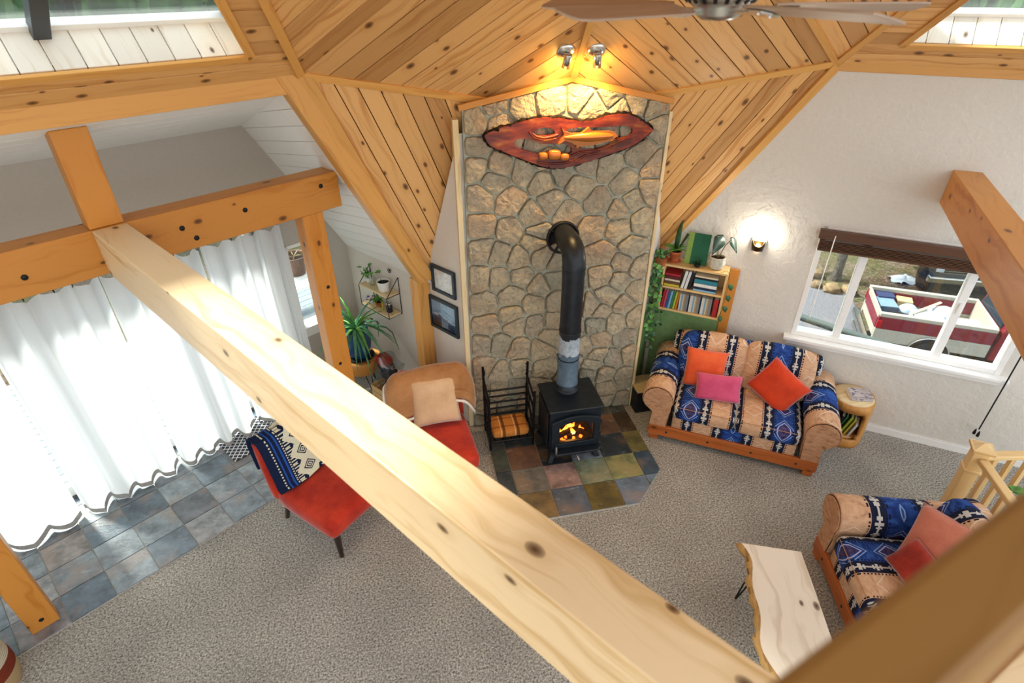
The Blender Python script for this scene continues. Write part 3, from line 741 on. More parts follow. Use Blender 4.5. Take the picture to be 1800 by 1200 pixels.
# ================================================================== windows and doors
def rframe(d, n, p): m = Matrix((d, n, UP)).transposed().to_4x4(); m.translation = p; return m
w1 = thing('window_1', None, None, rframe(DR, NR, RP(3.2, 0, .93))); struct(w1)
def part_box(par, name, mat, lo, hi, bev=.003): return MB().span(lo, hi).build(name, mat, par, bevel=bev)
x0, x1, H = 2.335 - 3.2, 4.08 - 3.2, 1.14
for a, c_ in ((x0, x0 + .045), (x1 - .045, x1)): part_box(w1, 'jamb', M_whitetrim, (a, -.005, 0), (c_, .12, H))
part_box(w1, 'head', M_whitetrim, (x0, -.005, H - .045), (x1, .12, H)); part_box(w1, 'bottom_rail', M_whitetrim, (x0, .0, 0), (x1, .12, .045))
for m_ in (2.735, 3.575): part_box(w1, 'mullion', M_whitetrim, (m_ - 3.2 - .032, .02, .04), (m_ - 3.2 + .032, .10, H))
for a, c_ in ((x0 + .04, 2.735 - 3.2 - .03), (2.735 - 3.2 + .03, 3.575 - 3.2 - .03), (3.575 - 3.2 + .03, x1 - .04)): part_box(w1, 'pane', M_glass, (a, .058, .04), (c_, .063, H - .03), 0)
part_box(w1, 'sill', M_whitetrim, (2.275 - 3.2, -.085, -.035), (4.145 - 3.2, .05, 0), .006); part_box(w1, 'apron', M_whitetrim, (2.31 - 3.2, -.02, -.10), (4.11 - 3.2, 0, -.035))
part_box(w1, 'latch', M_whitetrim, (3.575 - 3.2 - .012, .0, .52), (3.575 - 3.2 + .012, .02, .62))
bl = thing('wood_blind', 'raised dark brown wooden blind across the top of the window', 'blind', rframe(DR, NR, RP(3.2, -.03, 1.90)))
part_box(bl, 'valance', M_darkwood, (2.315 - 3.2, -.06, .085), (4.10 - 3.2, .0, .165), .005)
for k in range(7): part_box(bl, 'slat', M_darkwood, (2.335 - 3.2, -.045, -.01 + k * .0125), (4.08 - 3.2, .012, -.003 + k * .0125), .001)
part_box(bl, 'bottom_bar', M_darkwood, (2.335 - 3.2, -.045, -.032), (4.08 - 3.2, .012, -.014), .002)
MB().tube([(2.445 - 3.2, -.062, .13), (2.445 - 3.2, -.064, -.70)], .005, 6).build('tilt_wand', M_whitetrim, bl)
c_ = thing('blind_cord', 'dark pull cord with tassels hanging at the right end of the window', 'cord', rframe(DR, NR, RP(4.112, -.10, .32)))
MB().tube([(.005, .03, 1.65), (.0, .0, .6), (0, 0, .06)], .006, 6).build('cord', M_black, c_)
for dx in (-.02, .015): MB().lathe([(.004, .06), (.012, .03), (.014, 0), (0, 0)], 8, TM(dx, 0, -.02 if dx > 0 else 0)).build('tassel', M_black, c_)
w2 = thing('window_2', None, None, rframe(DL, NL, LP(-.41, 1.45, .70))); struct(w2)
for a, c2 in ((-.25, -.215), (.215, .25)): part_box(w2, 'jamb', M_whitetrim, (a, -.01, 0), (c2, .14, .98))
part_box(w2, 'head', M_whitetrim, (-.25, -.01, .945), (.25, .14, .98)); part_box(w2, 'sill', M_whitetrim, (-.28, -.05, -.03), (.28, .14, .03)); part_box(w2, 'apron', M_whitetrim, (-.26, -.015, -.10), (.26, .0, -.03))
part_box(w2, 'pane', M_glass, (-.22, .08, .02), (.22, .085, .95), 0)
d1 = thing('door_1', None, None, rframe(DL, NL, LP(-2.85, 1.45, 0))); struct(d1)
for k in range(5):
    xx = -1.9 + k * .95; part_box(d1, 'stile', M_whitetrim, (xx - .045, .03, 0), (xx + .045, .12, 2.06))
part_box(d1, 'head', M_whitetrim, (-1.9, .0, 2.0), (1.9, .14, 2.06)); part_box(d1, 'threshold', M_darkframe, (-1.9, .0, 0), (1.9, .14, .025)); part_box(d1, 'bottom_rail', M_whitetrim, (-1.9, .04, .025), (1.9, .11, .13))
for k in range(4): part_box(d1, 'pane', M_glass, (-1.9 + k * .95 + .04, .07, .12), (-1.9 + (k + 1) * .95 - .04, .076, 2.0), 0)

# ================================================================== curtains
rod = thing('curtain_rod', 'black curtain rod with rings behind the header beam', 'curtain rod', rframe(DL, NL, LP(-2.8, 1.26, 2.02)))
MB().tube([(-2.2, 0, 0), (2.05, 0, 0)], .012, 8).build('rod', M_black, rod)
def ring_mesh(b, M, R=.026, r=.004, n=14, k=5):
    pts = [(R * math.cos(2 * PI * i / n), 0, R * math.sin(2 * PI * i / n)) for i in range(n + 1)]; return b.tube(pts, r, k, M, cap=False)
for uu in (-4.2, -3.9, -3.6, -3.3, -3.0, -2.75, -2.56, -2.44, -2.1, -1.9, -1.7, -1.5, -1.2, -1.0):
    b = MB(); ring_mesh(b, Matrix.Rotation(PI / 2, 4, 'Z')); o = b.build('ring', M_black, rod); o.location = (uu + 2.8, 0, -.018)
def curtain(u0, u1, label, nf, ph, topin=-.02):
    c = thing('curtain', label, 'curtain', rframe(DL, NL, LP((u0 + u1) / 2, 1.24, 0)), 'white curtains across the glass doors')
    w = (u1 - u0) / 2; rr = random.Random(int(abs(u0) * 100))
    k2 = rr.uniform(2.2, 3.4); p2 = rr.uniform(0, 6)
    def fn(z0, z1, g=0):
        def f(s, t):
            z = z0 + (z1 - z0) * t; x = -w + 2 * w * s; hz_ = z / 2
            amp = .055 * (1 - .55 * hz_); q = math.sin(2 * PI * nf * s + ph + .35 * math.sin(2.2 * z)) * amp + math.sin(2 * PI * k2 * s + p2) * .02 + math.sin(2 * PI * nf * 2 * s + p2) * .012
            x2 = x * (1 - topin * hz_) + .012 * math.sin(2 * PI * nf * s * 2 + ph)
            return (x2, q - .10 * (1 - hz_) ** 2 + g, z + .012 * math.sin(2 * PI * nf * s + ph))
        return f
    MB().sheet(fn(.075, 1.99), int(16 * nf), 22).build('panel', M_curtain, c)
    MB().sheet(fn(.028, .075, -.002), int(16 * nf), 2).build('hem_band', M_hem, c)
    return c
curtain(-4.50, -3.10, 'white curtain panel furthest left, beside the lower left post', 5, .4)
curtain(-3.07, -2.275, 'white curtain panel left of the tie beam with grey hem on slate', 4, 1.2)
curtain(-2.25, -1.50, 'white curtain panel behind the tie beam, hem beside the lattice mat', 4, 2.2)
curtain(-1.47, -.74, 'white curtain panel nearest the narrow window and the timber post', 4.5, .2)
mt = MB(); mt.span((0, 0, 0), (.80, .50, .012)); o = mt.build('door_mat', M_lattice, bevel=.003, M=rframe(DL, NL, LP(-1.90, .83, .016)), uv=lambda c: (c.x, c.y)); tag(o, 'charcoal and white lattice door mat behind the blanket covered chair', 'mat')

# ================================================================== red slipper chairs
def chair(name, label, M):
    c = thing(name, label, 'chair', M, 'red velvet slipper chairs')
    def seat(p):
        f = (p.y + .36) / .72; return V((p.x * (1 + .06 * (1 - f)), p.y, p.z - .03 * f + .012 * (1 - (p.x / .3) ** 2)))
    b = MB(); b.rbox((.60, .72, .17), .05, TM(0, 0, 0), 6, .012); b.v = [seat(p) + V((0, -.02, .335)) for p in b.v]; b.build('seat', M_redv, c)
    b = MB(); b.rbox((.60, .115, .56), .045, None, 6, .008)
    b.v = [V((p.x * (1 - .05 * (p.z / .28)), p.y + .30 + (p.z + .28) * .26 + .03 * (p.x / .3) ** 2, p.z + .57)) for p in b.v]; b.build('backrest', M_redv, c)
    for sx in (-1, 1):
        MB().tube([(sx * .25, -.32, .27), (sx * .265, -.345, 0)], [.03, .017], 6, sm=False).build('leg', M_leg, c)
        MB().tube([(sx * .24, .27, .27), (sx * .25, .36, 0)], [.03, .017], 6, sm=False).build('leg', M_leg, c)
    return c
x45 = math.radians(45)
ch2 = Matrix.Translation((-1.596, -.508, 0)) @ Matrix.Rotation(x45, 4, 'Z')
chair('slipper_chair', 'red velvet slipper chair on the carpet with a navy blanket over its back', ch2)
ch1 = Matrix.Translation((-.655, -.10, 0)) @ Matrix.Rotation(math.radians(4), 4, 'Z')
chair('slipper_chair', 'red velvet slipper chair by the hearth holding a beige cushion', ch1)
# blanket folded over the back of the nearer chair
bk = thing('folded_blanket', 'navy and cream patterned blanket draped over the nearer red chair back', 'blanket', ch2)
path = [(.20, .435), (.235, .46), (.262, .56), (.29, .66), (.32, .76), (.35, .845), (.385, .885), (.44, .895), (.49, .86), (.50, .78), (.48, .66), (.46, .56)]
plen = [0]
for i in range(1, len(path)): plen.append(plen[-1] + math.dist(path[i], path[i - 1]))
def bl_fn(off):
    def f(s, t):
        q = t * (len(path) - 1); i = min(int(q), len(path) - 2); fr_ = q - i; y = path[i][0] * (1 - fr_) + path[i + 1][0] * fr_; z = path[i][1] * (1 - fr_) + path[i + 1][1] * fr_
        x = -.315 + .60 * s
        return (x * (1 - .03 * t), y - .012 - .045 * (0 if t > .55 else 1) * 0 + .02 * (x / .3) ** 2 + .006 * math.sin(14 * x + 3 * t) - off * (1 if t < .55 else -1), z + .008 * math.sin(9 * x) + off * .5)
    return f
b = MB(); b.sheet(bl_fn(.012), 20, 44)
uvb = []
me_o = b.build('blanket', M_blanket, bk, solid=.026, uv=lambda c: (c.x, c.y * .35 + c.z * (1 if c.y < .42 else -1)))
# suede throw and cushion on the far chair
tw = thing('suede_throw', 'brown suede throw with cream fleece edge over the far red chair back', 'throw', ch1)
tp = [(.20, .60), (.235, .68), (.27, .78), (.33, .875), (.40, .905), (.47, .88), (.50, .78), (.50, .62), (.49, .50)]
def th_fn(s, t):
    q = t * (len(tp) - 1); i = min(int(q), len(tp) - 2); f = q - i; y = tp[i][0] * (1 - f) + tp[i + 1][0] * f; z = tp[i][1] * (1 - f) + tp[i + 1][1] * f
    x = -.40 + .80 * s; e = max(0, abs(x) - .30); wob = .02 * math.sin(11 * x + 1) * (1 - t) + .015 * math.sin(7 * x)
    return (x * (1 + .05 * math.sin(6 * t)), y - .02 + e * .35 + .01 * math.sin(10 * x + 4 * t), z - e * e * 9 - e * .5 + wob + (.05 * math.sin(5 * x + .6) if t < .12 else 0))
MB().sheet(th_fn, 30, 26).build('throw', M_suede, tw, solid=.014)
MB().sheet(lambda s, t: (lambda p: (p[0], p[1] - .008, p[2] - .012 - .035 * t * (1 + .4 * math.sin(21 * s))))(th_fn(s, 0)), 30, 2).build('fleece_edge', M_fleece, tw, solid=.02)
MB().sheet(lambda s, t: (lambda p: (p[0] - .018 * t, p[1], p[2] - .02 * t))(th_fn(0, .05 + s * .9)), 24, 2).build('fleece_edge', M_fleece, tw, solid=.018)
def cushion(name, label, mat, w, h, t, M, group=None, wob=.004):
    o = MB().pillow(w, h, t, None, 14, wob).build(name, mat, M=M, doub=True); return tag(o, label, 'cushion', group)
def lean(base, ux, back, ang, h, t, roll=0):
    """matrix for a pillow standing on its edge: base point, direction of its width, direction it leans to"""
    ux = V(ux).normalized(); bk_ = V(back).normalized(); uy = (UP * math.sin(ang) + bk_ * math.cos(ang)).normalized(); uz = ux.cross(uy)
    m = Matrix((ux, uy, uz)).transposed().to_4x4(); m.translation = V(base) + uy * (h / 2) + uz * (t * .25); return m @ Matrix.Rotation(roll, 4, 'Z')
cushion('cushion', 'plain beige square cushion leaning on the brown throw', M_linen, .45, .46, .13, lean((-.645, .035, .43), (1, .03, 0), (0, 1, 0), math.radians(62), .46, .13, .03))

# ================================================================== loveseats
def arm_prof():
    p = []
    for k in range(0, 17):
        a = math.radians(-62 + k * (332 - 90) / 16.0); p.append((.045 - .0 + .145 * math.cos(a) * 1, .50 + .145 * math.sin(a)))
    return p
def loveseat(label, M):
    s = thing('loveseat', label, 'sofa', M)
    # wooden plinth
    fr = MB().span((-.78, -.47, .06), (.78, -.435, .185)).build('front_rail', M_rail, s, bevel=.006)
    for k in range(4): MB().lathe([(0, .004), (.010, .004), (.012, 0)], 10, frame((1, 0, 0), (0, 0, 1), (-.6 + .4 * k, -.471, .12))).build('peg', M_leg, fr)
    MB().span((-.78, -.435, .06), (-.745, .42, .185)).build('side_rail', M_rail, s, bevel=.005); MB().span((.745, -.435, .06), (.78, .42, .185)).build('side_rail', M_rail, s, bevel=.005)
    for sx in (-1, 1):
        for sy in (-.42, .38): MB().span((sx * .72 - .045, sy - .045, 0), (sx * .72 + .045, sy + .045, .06)).build('foot', M_rail, s, bevel=.008)
    MB().rbox((1.14, .80, .14), .02, TM(0, -.05, .24), 4).build('seat_deck', M_sofa, s, uv=lambda c: (c.x + .42, c.z))
    # rolled arms: upright panel with a scroll on top, a tan face in front
    def outline(sx, sc=1.0):
        pts = [(.615, .17), (.60, .36)]
        for k in range(15):
            a = math.radians(205 - k * (205 + 62) / 14); pts.append((.735 + .15 * sc * math.cos(a), .50 + .15 * sc * math.sin(a)))
        pts += [(.775, .34), (.785, .17)]
        return [(sx * x, z) for x, z in pts]
    for sx in (-1, 1):
        ol = outline(sx); n = len(ol); b = MB(); ys = [-.455, -.44, -.30, -.15, 0, .15, .30, .42, .44]; sc = [.96, 1, 1, 1, 1, 1, 1, 1, .95]
        cx, cz = sx * .70, .38
        vs = [(cx + (x - cx) * k, y, cz + (z - cz) * k) for y, k in zip(ys, sc) for x, z in ol]
        fs = [(j * n + i, j * n + (i + 1) % n, (j + 1) * n + (i + 1) % n, (j + 1) * n + i) for j in range(len(ys) - 1) for i in range(n)]
        if sx > 0: fs = [tuple(reversed(f)) for f in fs]
        b.add(vs, fs, True); b.add([vs[-n + i] for i in range(n)], [tuple(range(n))], False)
        am = b.build('arm', M_sofa, s, uv=lambda c: ((c.y + .02) * .8 + .42, c.z + c.x * .5))
        fo = [(cx + (x - cx) * .93, -.458, cz + (z - cz) * .93) for x, z in ol]
        MB().prism(fo, (0, -.012, 0)).build('arm_face', M_tan, am, bevel=.004, grain=(0, 0, 1))
        MB().tube([(x, -.455, z) for x, z in [(cx + (x - cx) * .97, cz + (z - cz) * .97) for x, z in ol[1:-1]]], .006, 6).build('piping', M_tan, am)
    # back and cushions
    b = MB(); b.rbox((1.46, .20, .62), .09, TM(0, .36, .52, 0, math.radians(-8)), 5); b.build('back_frame', M_sofa, s, uv=lambda c: (c.x + .42, c.z))
    for sx in (-1, 1):
        b = MB(); b.rbox((.575, .66, .17), .055, TM(sx * .288, -.14, .385), 6, .016); ct = b.build('seat_cushion', M_sofa, s, uv=lambda c: (c.x, c.z * 1.0 - c.y))
        MB().tube([(sx * .288 - .25, -.464, .455), (sx * .288 + .25, -.464, .455)], .003, 6).build('piping', M_tan, ct)
        b = MB(); b.rbox((.62, .20, .50), .085, None, 6, .03); b.v = [TM(sx * .31, .20, .665, sx * -.05, math.radians(-17)) @ p for p in b.v]
        b.build('back_cushion', M_sofa, s, uv=lambda c, k=sx: (c.x * 1.0 + .0 - k * .02 + .135, c.z + .4))
    return s
sfM = rframe(DR, NR, RP(1.99, -.545, 0)) @ Matrix.Rotation(math.radians(3), 4, 'Z')
loveseat('blue and tan southwestern loveseat in front of the bookcase with three cushions', sfM)
R3 = sfM.to_3x3(); sx_, sy_ = R3 @ V((1, 0, 0)), R3 @ V((0, 1, 0))
pt = lambda x, y, z: sfM @ V((x, y, z))
cushion('cushion', 'coral orange square cushion at the left end of the loveseat', M_orange, .40, .40, .13, lean(pt(-.36, -.06, .46), sx_ * .97 + sy_ * -.10, sy_, math.radians(66), .40, .13, .05))
cushion('cushion', 'rose pink lumbar cushion in front of the coral one', M_pink, .43, .27, .12, lean(pt(-.21, -.24, .465), sx_ * .97 + sy_ * .05, sy_, math.radians(60), .27, .12, .08))
cushion('cushion', 'burnt orange cushion turned on its corner at the right arm', M_deep, .42, .42, .14, lean(pt(.33, -.12, .43), sx_ * .92 - sy_ * .25, sy_, math.radians(62), .45, .14, -.55))
s2x = V((-.305, -.952, 0)).normalized(); s2y = V((.952, -.305, 0)).normalized()
s2M = Matrix((s2x, s2y, UP)).transposed().to_4x4()
s2M.translation = V((2.235, -1.69, 0)) + s2x * .74 + s2y * .46
loveseat('blue and tan southwestern loveseat beside the coffee table, partly behind the railing', s2M)
p2 = lambda x, y, z: s2M @ V((x, y, z))
cushion('cushion', 'large dusty pink cushion leaning in the corner of the nearer loveseat', M_peach, .54, .50, .14, lean(p2(-.29, -.05, .46), s2x * .95 + s2y * .25, s2y, math.radians(55), .52, .14, .42))
cushion('cushion', 'small rust chenille cushion on top of the dusty pink one', M_chen, .36, .27, .12, lean(p2(-.20, -.19, .49), s2x * .97 + s2y * .2, s2y, math.radians(48), .27, .12, .1), wob=.006)
# ================================================================== log side table with books
lt = thing('log_table', 'hollowed log side table with books inside, between sofa arm and wall', 'side table', (3.40, -.46, 0))
R_ = .185
def logw(a, z): return R_ * (1 + .03 * math.sin(3 * a + 1) + .02 * math.sin(7 * a + z * 4)) * (1.03 - .06 * z)
b = MB(); n = 40; zz = [0, .03, .10, .14, .26, .38, .42, .50]; vs = []
for z in zz:
    for i in range(n): a = 2 * PI * i / n; r = logw(a, z); vs.append((r * math.cos(a), r * math.sin(a), z))
oa = math.radians(225)  # opening faces the room
fs = []
for j in range(len(zz) - 1):
    for i in range(n):
        a = 2 * PI * (i + .5) / n; da = (a - oa + PI) % (2 * PI) - PI
        if 2 <= j <= 5 and abs(da) < .95 - (.12 if j in (2, 5) else 0): continue
        fs.append((j * n + i, j * n + (i + 1) % n, (j + 1) * n + (i + 1) % n, (j + 1) * n + i))
b.add(vs, fs, True); b.build('log_shell', M_log, lt, solid=.03, grain=(0, 0, 1))
MB().lathe([(0, .085), (.165, .085), (.165, .10), (0, .10)], 24).build('inner_shelf', M_log, lt)
MB().lathe([(0, .485), (R_ * 1.0, .485), (R_ * 1.0, .505), (R_ * .97, .512), (0, .512)], 32).build('table_top', M_pale, lt, grain=(1, 0, 0))
def book(name, label, M, w, t, h, cover, group=None, pages=True):
    """spine faces -y; t thick in x, w deep in y, h tall in z"""
    o = thing(name, label, 'book', M, group)
    MB().span((0, 0, 0), (t, .003, h)).build('spine', cover, o); MB().span((0, 0, 0), (.0025, w, h)).build('cover', cover, o); MB().span((t - .0025, 0, 0), (t, w, h)).build('cover', cover, o)
    if pages: MB().span((.0025, .003, .003), (t - .0025, w - .004, h - .003)).build('pages', M_paper, o)
    return o
bk_c = {k: colmat('cover ' + k, c) for k, c in dict(red='#a8242c', maroon='#5e2026', blue='#2b5f8f', teal='#2d7f93', white='#dfe0dd', black='#1d1f24', yellow='#cdbf3a', green='#3c7a4c', orange='#c4702a', grey='#8d9094', tan='#b79a74', navy='#1f2c4c', sky='#7fb3cf', lime='#a7b83c', pink='#c44a6a', cream='#d9cfb4', brown='#6a4630').items()}
lo = Matrix.Translation((3.40, -.46, .101)) @ Matrix.Rotation(oa + PI / 2, 4, 'Z')
for k, (cv, lb, h, t) in enumerate([('black', 'black book at the left inside the log table', .22, .03), ('green', 'thin dark green book inside the log table', .23, .014), ('lime', 'lime green book leaning inside the log table', .235, .022), ('yellow', 'yellow book leaning inside the log table', .22, .018), ('white', 'white book at the right inside the log table', .17, .02)]):
    book('book', lb, lo @ TM(-.085 + k * .037, -.12, .0, 0, 0, math.radians(14)), .15, t, h, bk_c[cv])
tbk = Matrix.Translation((3.455, -.475, .513)) @ Matrix.Rotation(math.radians(-20), 4, 'Z') @ Matrix.Rotation(PI / 2, 4, 'Y')
def coverart():
    t = Mt('grey book cover print', .5, .3); n = t.noise(t.coords('Object'), 26, 4, .7); m = t.noise(t.coords('Object'), 9, 2)
    t.color(t.mix(t.ramp(n, [(.5, (0, 0, 0, 1)), (.6, (1, 1, 1, 1))]), t.ramp(m, [(.3, '#b9aeb0'), (.7, '#d4cccb')]), '#6e6a86')); return t.m
book('book', 'thick grey paperback lying on top of the log table', tbk @ TM(-.045, -.1, -.12), .15, .045, .20, coverart())

# ================================================================== coffee table
ct = thing('coffee_table', 'pale live edge slab coffee table on black hairpin legs', 'coffee table')
d_ = V((-.335, -.942, 0)).normalized(); e_ = V((.942, -.335, 0)).normalized()
o0 = V((1.645, -1.822, 0)); ctm = Matrix((e_, -d_, UP)).transposed().to_4x4(); ctm.translation = o0 + d_ * .6; ct.matrix_world = ctm
def slab_edge(k):
    L = 1.25; pts = []
    for i in range(25):
        y = .6 - L * i / 24; s = i / 24
        l = -.205 + .035 * math.sin(s * 7.5 + .3) + .02 * math.sin(s * 17) + .055 * s - .012
        pts.append((l + (-.02 - .012 * math.sin(i * 2.3) if k else 0), y))
    return pts
ri = [(.215, .58), (.222, .2), (.225, -.2), (.225, -.64)]
top = slab_edge(0); poly = top + list(reversed(ri))
MB().prism([(x, y, .375) for x, y in poly], (0, 0, .05)).build('slab', M_fresh, ct, bevel=.004, grain=(0, 1, 0))
bo = slab_edge(1); b = MB()
vs = [(x, y, .426) for x, y in top] + [(x - .012, y, .405) for x, y in bo] + [(x + .004, y, .372) for x, y in bo] + [(x + .02, y, .370) for x, y in top]
fs = [(j * 25 + i, j * 25 + i + 1, (j + 1) * 25 + i + 1, (j + 1) * 25 + i) for j in range(3) for i in range(24)]
b.add(vs, fs, True); b.build('bark_edge', M_bark, ct, solid=.006, grain=(0, 1, 0))
for sx, sy in ((-.12, .42), (.14, .42), (-.1, -.45), (.16, -.45)):
    ex = -.075 if sx < 0 else .06
    MB().tube([(sx - .03, sy, .375), (sx + ex * 1.0 - .0, sy - .0, .006), (sx + ex + .006, sy, .006), (sx + .035, sy, .375)], .006, 6).build('hairpin_leg', M_black, ct)
# ================================================================== wood stove
sv = thing('wood_stove', 'black wood stove with a burning fire behind its arched glass door', 'stove', (.62, -.055, .024))
b = MB(); b.span((-.245, -.20, .12), (-.225, .21, .61)); b.span((.225, -.20, .12), (.245, .21, .61)); b.span((-.245, .19, .12), (.245, .21, .61)); b.span((-.245, -.20, .12), (.245, .21, .145)); b.span((-.245, -.20, .59), (.245, .21, .61))
b.build('body', M_stove, sv, bevel=.006)
MB().span((-.262, -.235, .605), (.262, .228, .632)).build('top_plate', M_stove, sv, bevel=.008)
for sx in (-1, 1): MB().prism([(sx * .262, -.17, .17), (sx * .262, .17, .17), (sx * .262, .17, .57), (sx * .262, -.17, .57)], (-sx * .012, 0, 0)).build('heat_shield', M_stove, sv, bevel=.004)
# door with arched opening
def arch(w, z0, z1, rise, n=14):
    p = [(-w, z0), (w, z0)]
    for i in range(n + 1): t = i / n; x = w - 2 * w * t; p.append((x, z1 + rise * (1 - (2 * t - 1) ** 2)))
    return p
def ringplate(outer, inner, y0, y1):
    n = len(outer); vs = [(x, y0, z) for x, z in outer] + [(x, y0, z) for x, z in inner] + [(x, y1, z) for x, z in outer] + [(x, y1, z) for x, z in inner]
    fs = []
    for i in range(n):
        j = (i + 1) % n
        fs += [(i, j, n + j, n + i), (2 * n + i, 3 * n + i, 3 * n + j, 2 * n + j), (i, 2 * n + i, 2 * n + j, j), (n + i, n + j, 3 * n + j, 3 * n + i)]
    return vs, fs
b = MB(); b.add(*ringplate(arch(.243, .125, .60, 0), arch(.175, .24, .455, .05), -.205, -.195)); b.build('front_plate', M_stove, sv)
dr = MB().add(*ringplate(arch(.235, .185, .50, .06), arch(.172, .245, .45, .05), -.245, -.205)).build('door', M_stove, sv, bevel=.005)
MB().add(*ringplate(arch(.175, .238, .452, .052), arch(.160, .255, .440, .045), -.236, -.228)).build('gasket', M_black, dr)
MB().prism([(x, -.226, z) for x, z in arch(.17, .245, .45, .05)], (0, .003, 0)).build('glass', glass('stove glass', (.85, .8, .75, 1), .05), dr)
MB().tube([(-.20, -.252, .26), (-.20, -.285, .245)], .008, 8).build('handle_shaft', M_stove, dr)
MB().tube([(-.20, -.287, .255), (-.20, -.292, .225), (-.20, -.295, .195), (-.20, -.293, .165)], [.008, .012, .013, .014], 10).build('coil_handle', M_chrome, dr)
for z in (.29, .44): MB().tube([(.243, -.225, z - .02), (.243, -.225, z + .02)], .010, 8).build('hinge', M_stove, dr)
MB().prism([(-.25, -.20, .15), (.25, -.20, .15), (.25, -.27, .15), (.21, -.315, .15), (-.21, -.315, .15), (-.25, -.27, .15)], (0, 0, .028)).build('ash_lip', M_stove, sv, bevel=.007)
for sx in (-1, 1):
    MB().prism([(sx * .265, -.235, 0), (sx * .225, -.10, 0), (sx * .205, -.10, .13), (sx * .215, -.20, .13)], (-sx * .05, 0, 0)).build('leg', M_stove, sv, bevel=.005)
    MB().prism([(sx * .265, .235, 0), (sx * .225, .12, 0), (sx * .205, .12, .13), (sx * .215, .20, .13)], (-sx * .05, 0, 0)).build('leg', M_stove, sv, bevel=.005)
MB().tube([(.02, -.24, .10), (.03, -.30, .055)], [.010, .012], 8).build('air_control_knob', M_chrome, sv)
M_brick = plain('sooty firebrick', '#3b2a20', .9, .1, 0, .25, 20)
b = MB(); b.span((-.22, .15, .15), (.22, .185, .58)); b.span((-.222, -.18, .148), (.222, .18, .17)); b.build('firebrick', M_brick, sv)
M_char = plain('charred log', '#2a1a10', .9, .1, 0, .4, 30)
M_ember = emis('glowing ember', '#ff5a18', 5.0)
for p, q, r in (((-.15, -.10, .20), (.12, -.02, .25), .03), ((.16, -.11, .20), (-.06, .05, .24), .032), ((-.02, -.12, .195), (.05, .1, .20), .03)):
    MB().tube([p, ((V(p) + V(q)) / 2 + V((0, 0, .006))), q], [r * .9, r, r * .85], 8).build('burning_log', M_char, sv)
b = MB()
for k in range(16): b.rbox((.03, .03, .018), .008, TM(random.uniform(-.13, .15), random.uniform(-.14, .06), .18, random.uniform(0, 3)), 1)
b.build('embers', M_ember, sv)
def flame_mat():
    t = Mt('fire flame'); z = t.xyz(t.coords('Generated'))[2]
    c = t.ramp(z, [(0, '#fff0b0'), (.35, '#ffc64a'), (.7, '#ff7a1c'), (1, '#c8320a')]); t.color('#000000'); t.nt.links.new(c.k, t.b.inputs['Emission Color']); t.b.inputs['Emission Strength'].default_value = 4.5; return t.m
M_flame = flame_mat()
for x, y, h, w in ((.0, -.03, .20, .035), (-.045, -.05, .13, .03), (.04, -.04, .14, .028), (-.09, -.06, .08, .03), (.09, -.05, .09, .03), (.015, -.08, .11, .026)):
    b = MB(); pr = [(0.001, 0), (w * .8, h * .12), (w, h * .28), (w * .75, h * .5), (w * .42, h * .72), (w * .15, h * .9), (.0005, h)]
    b.lathe(pr, 9); b.v = [V((p.x + .012 * math.sin(p.z * 40 + x * 50), p.y * .55, p.z)) for p in b.v]
    o = b.build('flame', M_flame, sv); o.location = (x, y, .19)
fl_d = bpy.data.lights.new('fire_glow', 'POINT'); fl_d.energy = 2.5; fl_d.color = (1, .45, .12); fl_d.shadow_soft_size = .05
fo = bpy.data.objects.new('fire_glow', fl_d); COL.objects.link(fo); fo.parent = sv; fo.location = (0, -.06, .36)

# stove pipe
pp = thing('stove_pipe', 'tall black stove pipe bending into the stone wall', 'stove pipe', (.612, .045, .657))
MB().lathe([(.112, 0), (.112, .012), (.088, .012), (.088, .10)], 28).build('flue_collar', M_stove, pp)
MB().lathe([(.100, .07), (.104, .072), (.104, .09), (.098, .095), (.098, .64), (.101, .645), (.101, .66)], 28).build('lower_pipe', M_pipegrey, pp)
MB().lathe([(.096, .60), (.096, 1.26)], 28).build('upper_pipe', M_pipe, pp)
arc = [(0, 0, 1.20), (0, 0, 1.27)] + [(0, .15 - .15 * math.cos(a), 1.27 + .15 * math.sin(a)) for a in [math.radians(k * 15) for k in range(1, 7)]] + [(0, .40, 1.42)]
MB().tube(arc, .099, 28, cap=False).build('elbow', M_pipe, pp)
for z in (.36, 1.26): MB().lathe([(.1005, z - .006), (.1015, z), (.1005, z + .006)], 28).build('crimp_band', M_pipe, pp)
def thimble(b):
    b.lathe([(.101, 0), (.150, 0), (.150, .02), (.145, .028), (.130, .028), (.128, .006), (.101, .006)], 36, frame((1, 0, 0), (0, 0, 1), (0, .372, 1.385))); return b
thimble(MB()).build('wall_thimble', M_black, pp)

# ================================================================== log rack
rk = thing('log_rack', 'black iron firewood rack beside the stove with a plaid pad', 'log rack', (.066, .16, .024))
M_fork = plain('forged black iron', '#17171a', .45, .5, .6, .3, 40)
W_, D_ = .215, .15
for sx in (-1, 1):
    for sy in (-1, 1):
        h = .80 if sy > 0 else .66
        b = MB(); b.tube([(sx * W_, sy * D_, 0), (sx * W_, sy * D_, h * .5), (sx * (W_ + .006), sy * D_, h)], .013, 6)
        b.tube([(sx * W_ + .012 * math.cos(t * 1.3), sy * D_ + .012 * math.sin(t * 1.3), .08 + t * (h - .1) / 26) for t in range(27)], .006, 5); b.build('upright', M_fork, rk)
    for z in (.10, .30, .46, .60): MB().tube([(sx * W_, -D_, z), (sx * W_, D_, z + .05)], .010, 6).build('side_bar', M_fork, rk)
    MB().tube([(sx * W_, -D_, .12), (sx * W_, D_ * .2, .40), (sx * W_, D_, .66)], .008, 6).build('side_brace', M_fork, rk)
